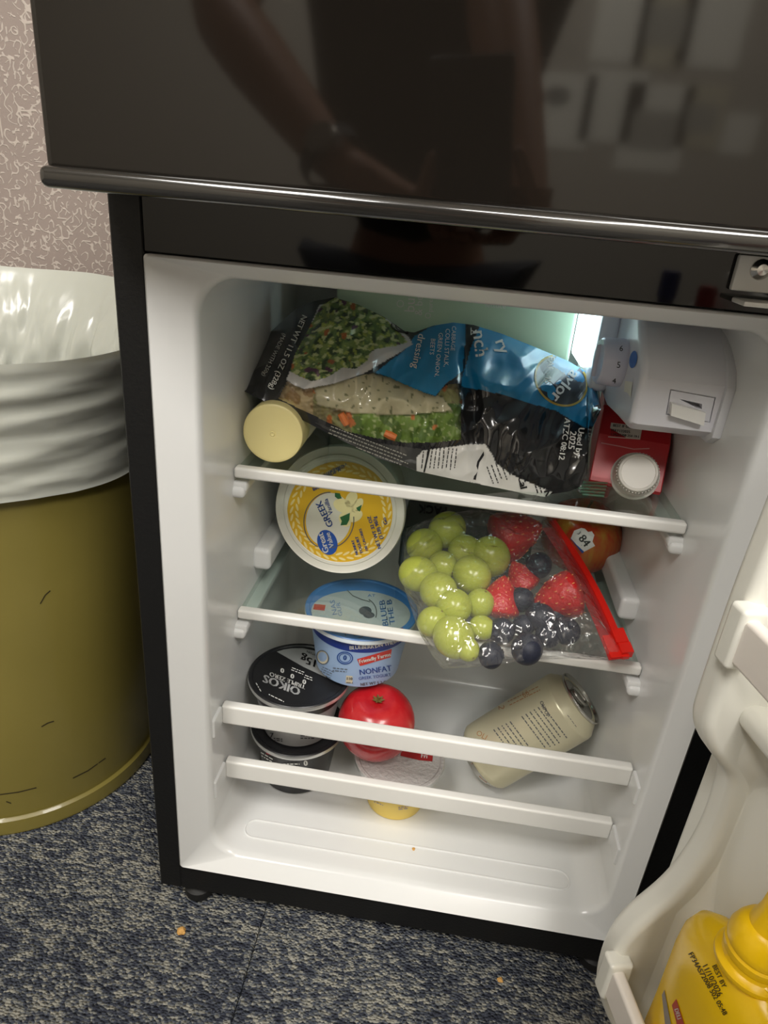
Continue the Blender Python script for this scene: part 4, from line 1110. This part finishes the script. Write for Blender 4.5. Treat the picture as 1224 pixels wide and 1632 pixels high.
yel = mat('cup_yellow', srgb(232, 202, 92), .4)
foil = film('frosted_foil_lid', (.7, .7, .7, 1), .3, .05, 1.45, milky=.85, milk_col=srgb(176, 170, 168))
foil = mat('foil_lid', srgb(190, 186, 182), .4, metal=.1, bump=(260, .8, .002))
t, bb, lb = cup('yogurt_cup', 'yellow yogurt cup with a silver foil lid under the red apple', .1965, .1075, FL + .0006, .0775, .030, .0475, dict(body=yel, rim=silver, lid=foil))
pr = Print(lb, .0005); pr.poly([(640, 1196), (690, 1202), (689, 1214), (668, 1212), (638, 1205)]); pr.out('red_tag', mat('tag_dark_red', srgb(160, 44, 44), .4), t)
pr = Print(lb, .0008); pr.text('Fri', (676, 1206), (1, .12), 10, bold=.3); pr.out('tag_lettering', ink_white, t)
pr = Print(bb, .0006); pr.poly([(672, 1247), (690, 1240), (688, 1248), (674, 1254)], 1); pr.out('brand_patch', mat('brand_red2', srgb(176, 58, 50), .4), t)
pr = Print(bb, .0006); pr.greek((604, 1280), (.9, .35), 16, 1, 3, 1.3, 4).greek((643, 1287), (1, -.1), 16, 2, 3, 1.3, 4); pr.out('print', mat('print_mauve', srgb(150, 140, 160), .5), t); seat(t)

ap = thing('apple', 'shiny red apple resting on the foil lid of the yellow cup', 'apple')
ac = Vector(at_depth(600, 1148, .700)); ar = .0395; ac.z = .0778 + ar * .93
am = apple_mesh(MB(), ar, Matrix.Translation(ac) @ Matrix.Rotation(.1, 4, 'X'), .12, .98)
build('flesh', am, apple_mat('apple_red', srgb(178, 26, 34), srgb(196, 52, 52), .45, .75), ap, smooth=80)
m = MB()
for k in range(7):
    a = 2 * PI * k / 7; b0 = ac + Vector((0, -.004, ar * .80)); m.tube([b0, b0 + Vector((.003 * math.cos(a), .003 * math.sin(a), .0012)), b0 + Vector((.0062 * math.cos(a), .0062 * math.sin(a), .0026))], [.0016, .0014, .0004], 6)
m.tube([b0, b0 + Vector((.0005, -.0005, .005))], .0012, 6)
build('stem', m, mat('stem_green_brown', srgb(104, 88, 40), .7), ap); seat(ap)

cn = thing('drink_can', 'cream printed drink can lying tilted at the bottom of the fridge', 'drink can')
e0 = Vector((.2845, .160, .0375)); e1 = Vector((.3785, .1665, .1380))
ax = (e1 - e0).normalized(); Lc = .1395; mid = (e0 + e1) / 2; e0 = mid - ax * Lc / 2
cmx = frame(e0, ax, (0, 0, 1)) @ Matrix.Scale(1.03, 4); rc = .0372
canb = MB().lathe([(0, .006), (.018, .004), (.0245, .0005), (.026, .0), (.0275, .001), (.034, .0075), (.0368, .0115), (rc, .016), (rc, .118), (.0365, .1215), (.0285, .1315), (.0278, .1325)], cmx, 80)
build('can_body', canb, mat('can_cream', srgb(214, 208, 178), .3, metal=.25, spec=.5), cn)
alum = mat('aluminium', srgb(200, 198, 192), .25, metal=1.0)
build('can_end', MB().lathe([(.0278, .1322), (.0288, .1335), (.0292, .1350), (.0286, .1360), (.0274, .1350), (.0262, .1318), (.0248, .1312), (.022, .1328), (0, .1328)], cmx, 64), alum, cn)
build('base_ring', MB().lathe([(.0255, .0012), (.027, .0002), (.0345, .0078), (.0350, .0088), (.0345, .009)], cmx, 64, cap=False), alum, cn)
tabm = MB(); pth = [(.0115 * math.cos(a) * 1.0 + .002, .008 * math.sin(a), .1352) for a in [2 * PI * k / 20 for k in range(20)]]
tabm.tube(pth, .0016, 8, True); tabm.v = [tuple(cmx @ Vector(q)) for q in tabm.v]
build('pull_tab', tabm, alum, cn)
cb_ = canb.bvh(); dd = (.62, .78)
pr = Print(cb_, .0004)
pr.text('OLIPOP', (868, 1130), (.42, .9), 8, bold=.2)
for i in range(6): pr.greek((884 - i * 6.5, 1150 + i * 3.6), (.60, .80), 66, 1, 3, 1.7, 20 + i)
for i in range(5): pr.greek((828 - i * 6.5, 1170 + i * 3.2), (.60, .80), 50, 1, 3, 1.7, 40 + i)
pr.greek((912, 1150), (.6, .8), 26, 1, 3, .9, 60)
pr.out('small_print', ink_grey, cn)
pr = Print(cb_, .0004)
for i in range(12): pr.line([(742 + i * 2.8, 1150 - i * 1.6), (746 + i * 2.8, 1161 - i * 1.6)], 1.2 + (i % 3) * .4)
pr.out('barcode', mat('barcode_teal', srgb(70, 92, 98), .5), cn)
pr = Print(cb_, .0004); pr.text('2', (799, 1128), (.1, 1), 14).greek((838, 1108), (.9, -.45), 60, 2, 6, 1.4, 31).text('66', (838, 1106), (.85, -.5), 12).text('OLI', (768, 1172), (.85, .5), 12).line([(752, 1216), (765, 1238), (776, 1247)], 1.0)
pr.out('orange_print', mat('print_orange', srgb(190, 140, 92), .5), cn); seat(cn)

# ------------------------------------------------------------------ mustard in the door bin
mu = thing('mustard_bottle', 'yellow mustard squeeze bottle standing in the lower door bin', 'mustard bottle')
MC = HINGE + DA * .1245 + DB * .0570
mmx = Matrix.Translation((MC[0], MC[1], .0306)) @ Matrix.Rotation(math.atan2(DA[1], DA[0]), 4, 'Z') @ Matrix.Diagonal((1, 1, .965, 1))
mprof = [(.0, .0), (.036, 0), (.040, .004), (.041, .02), (.0405, .10), (.0415, .155), (.0405, .172), (.036, .187), (.028, .197), (.0215, .201), (.0185, .203), (.0175, .210), (.016, .211)]
mbm = MB().lathe(mprof, mmx, 72, 1.2, .54)
yellow = mat('mustard_yellow', srgb(252, 206, 6), .25, spec=.5, sss=.05)
build('bottle_body', mbm, yellow, mu)
capm = MB().lathe([(.0232, .203), (.0240, .2045), (.0240, .207), (.0228, .2085), (.0205, .210), (.0198, .2125), (.0212, .2145), (.0212, .2185), (.0200, .220), (.0210, .222), (.0208, .226), (.0196, .228), (.0190, .231), (.016, .236), (.0125, .238), (.0095, .250), (.0085, .262), (.006, .265), (0, .265)], mmx @ Matrix.Diagonal((.86, .86, 1, 1)), 56)
build('cap', capm, mat('cap_yellow', srgb(252, 204, 10), .3), mu)
mv = mbm.bvh()
pr = Print(mv, .0005); d_ = (.5, .87)
pr.text('BEST BY', (1147, 1556), (.42, .9), 11, bold=.3).text('11/10/2026', (1136, 1562), (.46, .89), 12.5, bold=.3).text('FP34AS72008 502 05:48', (1129, 1568), (.5, .87), 11.5, bold=.3)
pr.out('date_print', mat('ink_brown', srgb(74, 60, 10), .5), mu)
pr = Print(mv, .0005); pr.poly([(1072, 1602), (1079, 1592), (1094, 1640), (1082, 1640)], 2); pr.out('red_label', mat('label_red', srgb(190, 70, 46), .4), mu)
pr = Print(mv, .0008); pr.text('DELI', (1082, 1616), (.3, .95), 9, bold=.3); pr.out('label_lettering', ink_white, mu)
pr = Print(mv, .0005); pr.poly([(1056, 1586), (1060, 1578), (1072, 1640), (1062, 1640)], 2); pr.out('side_label', mat('label_greyblue', srgb(150, 140, 130), .5), mu)
seat(mu)

# ------------------------------------------------------------------ crumbs on the carpet and in the fridge
crumb_m = mat('crumb', srgb(206, 158, 88), .8)
def crumb(p, r, label):
    m = MB(); b = bmesh.new(); bmesh.ops.create_icosphere(b, subdivisions=2, radius=r)
    for v in b.verts: v.co *= 1 + .45 * noise.noise(v.co * (1.3 / r) + Vector((p[0] * 90, 2, 1))); v.co.z *= .55
    m.bm(b, Matrix.Translation(p)); o = build('crumb', m, crumb_m, smooth=0); tag(o, label, 'crumb', None)
    c = Vector(p); o.data.transform(Matrix.Translation(-c)); o.location = c
p = on(289, 1483, 2, FZ + .002); crumb(tuple(p), .0042, 'tan food crumb on the carpet beside the front foot of the fridge')
p = on(797, 1562, 2, FZ + .001); crumb(tuple(p), .0026, 'small tan crumb on the carpet by the open door')
p = on(659, 1353, 2, FL + .0006); crumb(tuple(p), .0016, 'tiny brown crumb on the white floor of the fridge')

# ------------------------------------------------------------------ things in the upper door bin (their reflection shows in the crossbar)
def mirrored(u, v, yv, plane):
    p = on(u, v, 1, yv); return Vector((p[0], 2 * plane - p[1], p[2]))
def bin_spot(u, v, b_want):
    best = None
    for k in range(400):
        q = mirrored(u, v, .03 + k * .001, -.001); b = (np.array([q.x, q.y]) - HINGE) @ DB
        if best is None or abs(b - b_want) < best[0]: best = (abs(b - b_want), q)
    return best[1]
def sauce_bottle(name, label, u, v, b, r, ctop, m_body, m_cap):
    q = bin_spot(u, v, b); z0 = .3535; H = max(q.z - z0, .1)
    t = thing(name, label, 'bottle'); mt = Matrix.Translation((q.x, q.y, z0))
    build('bottle_body', MB().lathe([(0, 0), (r * .93, 0), (r, .004), (r, H * .62), (r * .8, H * .74), (r * .45, H * .82), (r * .45, H * .86)], mt, 40), m_body, t)
    build('cap', MB().lathe([(r * .55, H * .855), (r * .55, H * .98), (r * .45, H), (0, H)], mt, 32), m_cap, t); seat(t)
sauce_bottle('sauce_bottle', 'red sauce bottle with a red cap in the upper door bin', 1130, 456, .053, .019, 0, mat('sauce_red', srgb(176, 34, 36), .3), mat('sauce_red_cap', srgb(186, 40, 40), .35))
sauce_bottle('dressing_bottle', 'dark blue bottle in the upper door bin', 1072, 432, .054, .020, 0, mat('bottle_blue', srgb(34, 44, 110), .3), mat('bottle_blue_cap', srgb(40, 54, 130), .35))

# ------------------------------------------------------------------ papers pinned on the far wall
paper_m = mat('paper', srgb(228, 226, 214), .7); paper_d = mat('paper_tan', srgb(196, 190, 168), .7)
pw_ = 2 * -.058 - Y0
PAPERS = [((833, 112), (932, 240), 'white paper with a dark emblem pinned on the far wall', 1), ((940, 108), (1012, 232), 'plain pale paper pinned beside the emblem paper on the far wall', 0), ((962, -40), (1022, 104), 'tall white paper above the plain pale paper on the far wall', 0),
          ((1004, 130), (1078, 278), 'long white printed notice hanging lowest on the far wall', 2), ((1034, -40), (1090, 112), 'narrow tan paper over the long notice on the far wall', 2), ((1104, -40), (1172, 112), 'wide pale poster near the right-hand end of the far wall', 0), ((1096, 132), (1140, 240), 'small tan leaflet under the wide pale poster on the far wall', 2), ((1160, 180), (1196, 250), 'little white card under the wide pale poster on the far wall', 0)]
for (a, b, lab_, k) in PAPERS:
    p, q = on(*a, 1, pw_), on(*b, 1, pw_)
    t = thing('wall_paper_sheet' if k != 1 else 'notice_paper', lab_, 'paper')
    build('sheet', MB().box(p[0], q[0], Y0 + .0005, Y0 + .003, min(q[2], p[2]), max(q[2], p[2])), paper_d if 'tan' in lab_ else paper_m, t, smooth=0)
    if k == 1: build('emblem', MB().lathe([(0, .001), (.055, .001), (.055, 0)], frame(((p[0] + q[0]) / 2, Y0 + .003, q[2] * .3 + p[2] * .7), (0, 1, 0)), 24, 1, .6), mat('emblem_grey', srgb(110, 110, 104), .7), t)
    if k == 2: build('text_block', MB().box(p[0] * .85 + q[0] * .15, p[0] * .15 + q[0] * .85, Y0 + .003, Y0 + .0036, q[2] * .75 + p[2] * .25, q[2] * .3 + p[2] * .7), mat('print_grey', srgb(168, 166, 156), .7), t, smooth=0)
    seat(t)

# ------------------------------------------------------------------ the photographer, kneeling behind the phone (seen only as a reflection)
def skin_mesh(name, joints, bones, m, parent=None, root=0, sub=2):
    me = bpy.data.meshes.new(name); me.from_pydata([tuple(j[0]) for j in joints], bones, []); o = bpy.data.objects.new(name, me); COL.objects.link(o)
    sk = o.modifiers.new('skin', 'SKIN')
    for i, j in enumerate(joints):
        d = me.skin_vertices[0].data[i]; r = j[1]; d.radius = (r, r) if not isinstance(r, tuple) else r; d.use_root = (i == root)
    sb = o.modifiers.new('sub', 'SUBSURF'); sb.levels = sb.render_levels = sub
    dg = bpy.context.evaluated_depsgraph_get(); ev = bpy.data.meshes.new_from_object(o.evaluated_get(dg))
    bpy.data.objects.remove(o); ev.materials.clear(); ev.materials.append(m); ev.shade_smooth(); ev.name = name
    n = bpy.data.objects.new(name, ev); COL.objects.link(n)
    if parent is not None: n.parent = parent
    return n
Fw, Uw, Rw = Vector(FWD), Vector(UPV), Vector(RIGHT); Cw = Vector(CAMP)
ph = thing('smartphone', 'dark smartphone held up in both hands in front of the fridge', 'phone')
pmx = Matrix.Identity(4)
for i in range(3): pmx[i][0], pmx[i][1], pmx[i][2] = Rw[i], Uw[i], -Fw[i]
pc = Cw - Fw * .0095 + Uw * .052 - Rw * .006
pmx[0][3], pmx[1][3], pmx[2][3] = pc
build('phone_body', MB().box(-.0375, .0375, -.076, .076, -.004, .004, .003, 3, pmx), mat('phone_black', srgb(22, 22, 25), .3), ph)
build('phone_screen', MB().box(-.0355, .0355, -.073, .073, .0040, .0044, 0, 1, pmx), mat('phone_glass', srgb(12, 12, 14), .1), ph)
for dx, dy in ((-.024, -.034), (-.024, -.012)):
    build('camera_lens', MB().lathe([(0, .0012), (.0045, .0012), (.0058, .0018), (.0062, 0)], pmx @ Matrix.Translation((dx, dy, -.004)) @ Matrix.Rotation(PI, 4, 'X'), 20), mat('lens_black', srgb(10, 10, 14), .08), ph)
seat(ph)
def PH(x, y, z): return pmx @ Vector((x, y, z))           # phone coordinates: right, up, towards the holder
person = thing('person', 'person in a dark shirt kneeling and holding up a phone, reflected in the freezer door', 'person')
E1 = mirrored(352, 20, .56, -.058); W1 = mirrored(540, 268, .40, -.058)
E2 = mirrored(792, -30, .60, -.058); W2 = PH(.052, -.105, .055)
S1, S2 = Vector((-.13, -.98, 1.13)), Vector((.31, -.98, 1.13)); BX = .09
neck, chest, belly, hip = Vector((.09, -.97, 1.18)), Vector((.09, -.99, 1.04)), Vector((.09, -1.07, .80)), Vector((.09, -1.10, .42))
head0, head1 = Vector((.09, -.93, 1.27)), Vector((.09, -.90, 1.40))
J_, B_ = [], []
def jn(p, r, par=None):
    J_.append((Vector(p), r)); k = len(J_) - 1
    if par is not None: B_.append((par, k))
    return k
h = jn(hip, .112); b = jn(belly, .108, h); c_ = jn(chest, .150, b); n_ = jn(neck, .058, c_); h0 = jn(head0, .078, n_); h1 = jn(head1, .082, h0); jn(head1 + Vector((0, .0, .07)), .05, h1)
jn(head0 + Vector((0, .115, .03)), .014, h0)        # nose
for sx in (-1, 1): jn(head0 + Vector((sx * .088, 0, .05)), .016, h0)   # ears
def arm(S, E, W, palm_dir, side, fingers):
    s_ = jn(S, .062, c_); e_ = jn((S + E) / 2, .052, s_); e2 = jn(E, .045, e_); f_ = jn(E.lerp(W, .35), .043, e2); w_ = jn(W, .026, f_)
    p1 = jn(W + palm_dir * .045, (.034, .018), w_); p2 = jn(W + palm_dir * .085, (.036, .014), p1)
    for chain in fingers:
        q = p2 if chain[0] == 'f' else p1
        for i, pt in enumerate(chain[1:]): q = jn(pt, .0092 - .0012 * i, q)
g1 = PH(-.045, -.075, .018); pd1 = (g1 - W1).normalized()
k1 = W1 + pd1 * .085
arm(S1, E1, W1, pd1, -1, [('f', PH(-.047, -.030 + i * .0, .006) + Uw * (.0), PH(-.043, -.030, -.012), PH(-.026, -.034, -.0135)) if i == 9 else
    ('f', PH(-.050 + .012 * i, -.083 - .002 * i, .004), PH(-.040 + .014 * i, -.090, -.013), PH(-.030 + .015 * i, -.078 - .003 * i, -.020)) for i in range(4)] + [('t', PH(-.056, -.055, .014), PH(-.048, -.030, .013), PH(-.038, -.008, .012))])
pd2 = (PH(.045, -.07, .02) - W2).normalized()
arm(S2, E2, W2, pd2, 1, [('f', PH(.048, -.070 + .019 * i, .006), PH(.046, -.068 + .019 * i, -.010), PH(.030, -.066 + .019 * i, -.0145)) for i in range(1)] +
    [('f', PH(.050 - .008 * i, -.082, .004), PH(.042 - .010 * i, -.092, -.012), PH(.030 - .010 * i, -.086, -.022)) for i in range(3)] + [('t', PH(.056, -.050, .014), PH(.048, -.026, .013), PH(.040, -.004, .012))])
KN = lambda sx: (Vector((BX + sx * .16, -.98, .015)), Vector((BX + sx * .15, -1.18, .0)), Vector((BX + sx * .14, -1.36, -.005)), Vector((BX + sx * .14, -1.46, -.018)))
for sx in (-1, 1):
    k0, k1, k2, k3 = KN(sx)
    l0 = jn(hip + Vector((sx * .10, .02, -.05)), .092, h); kn = jn(k0, .058, l0); ca_ = jn(k1, .050, kn); an = jn(k2, .036, ca_); jn(k3, .032, an)
skin_m = mat('skin', srgb(176, 128, 100), .5, sss=.05)
body = skin_mesh('body', J_, B_, skin_m, person)
def cloth(name, pts, bones, m): skin_mesh(name, pts, bones, m, person)
dark_shirt = mat('dark_shirt', srgb(38, 36, 36), .85)
cloth('shirt', [(hip + Vector((0, 0, .06)), .19), (belly, .19), (chest, .19), (neck - Vector((0, 0, .03)), .10), (S1, .09), (S1.lerp(E1, .42), .078), (S2, .09), (S2.lerp(E2, .42), .078)], [(0, 1), (1, 2), (2, 3), (2, 4), (4, 5), (2, 6), (6, 7)], dark_shirt)
tp = [(hip, .182)]; tb2 = []
for sx in (-1, 1):
    k0, k1, k2, k3 = KN(sx); k = len(tp)
    tp += [(hip + Vector((sx * .10, .02, -.05)), .122), (k0, .078), (k1, .068), (k2, .055)]; tb2 += [(0, k), (k, k + 1), (k + 1, k + 2), (k + 2, k + 3)]
cloth('trousers', tp, tb2, mat('trousers', srgb(40, 44, 56), .85))
cloth('hair', [(head1 + Vector((0, -.015, -.02)), .092), (head1 + Vector((0, -.02, .05)), .075), (head0 + Vector((0, -.05, .02)), .06)], [(0, 1), (0, 2)], mat('hair_brown', srgb(52, 38, 28), .7))
for sx in (-1, 1): build('eye', MB().lathe([(0, .004), (.009, .0), (0, -.004)], frame(head0 + Vector((sx * .032, .080, .06)), (0, 1, 0)), 16), ink_black, person)
build('mouth', MB().tube([head0 + Vector((-.025, .078, -.025)), head0 + Vector((0, .086, -.027)), head0 + Vector((.025, .078, -.025))], .004, 8), mat('lips', srgb(150, 84, 78), .5), person)
seat(person)
wd_ = (W1 - E1).normalized(); wc = W1 - wd_ * .012
wt = thing('wristwatch', 'dark wristwatch on the wrist of the reflected person', 'watch')
wm2 = frame(wc, wd_)
build('strap', MB().lathe([(.0355, -.010), (.0375, -.010), (.0375, .010), (.0355, .010)], wm2, 36, cap=False), mat('strap_black', srgb(24, 24, 26), .5), wt)
fd_ = Vector((.05, 1, .25)); fd_ = (fd_ - wd_ * fd_.dot(wd_)).normalized()
build('watch_face', MB().lathe([(.017, -.002), (.0185, .004), (.0165, .007), (0, .007)], frame(wc + fd_ * .036, fd_), 28), mat('watch_steel', srgb(170, 165, 155), .3, metal=.7), wt); seat(wt)

# ------------------------------------------------------------------ everything onto the floor level
for o in bpy.data.objects:
    if o.parent is None and o.type not in ('CAMERA', 'LIGHT'):
        o.location.z += LIFT
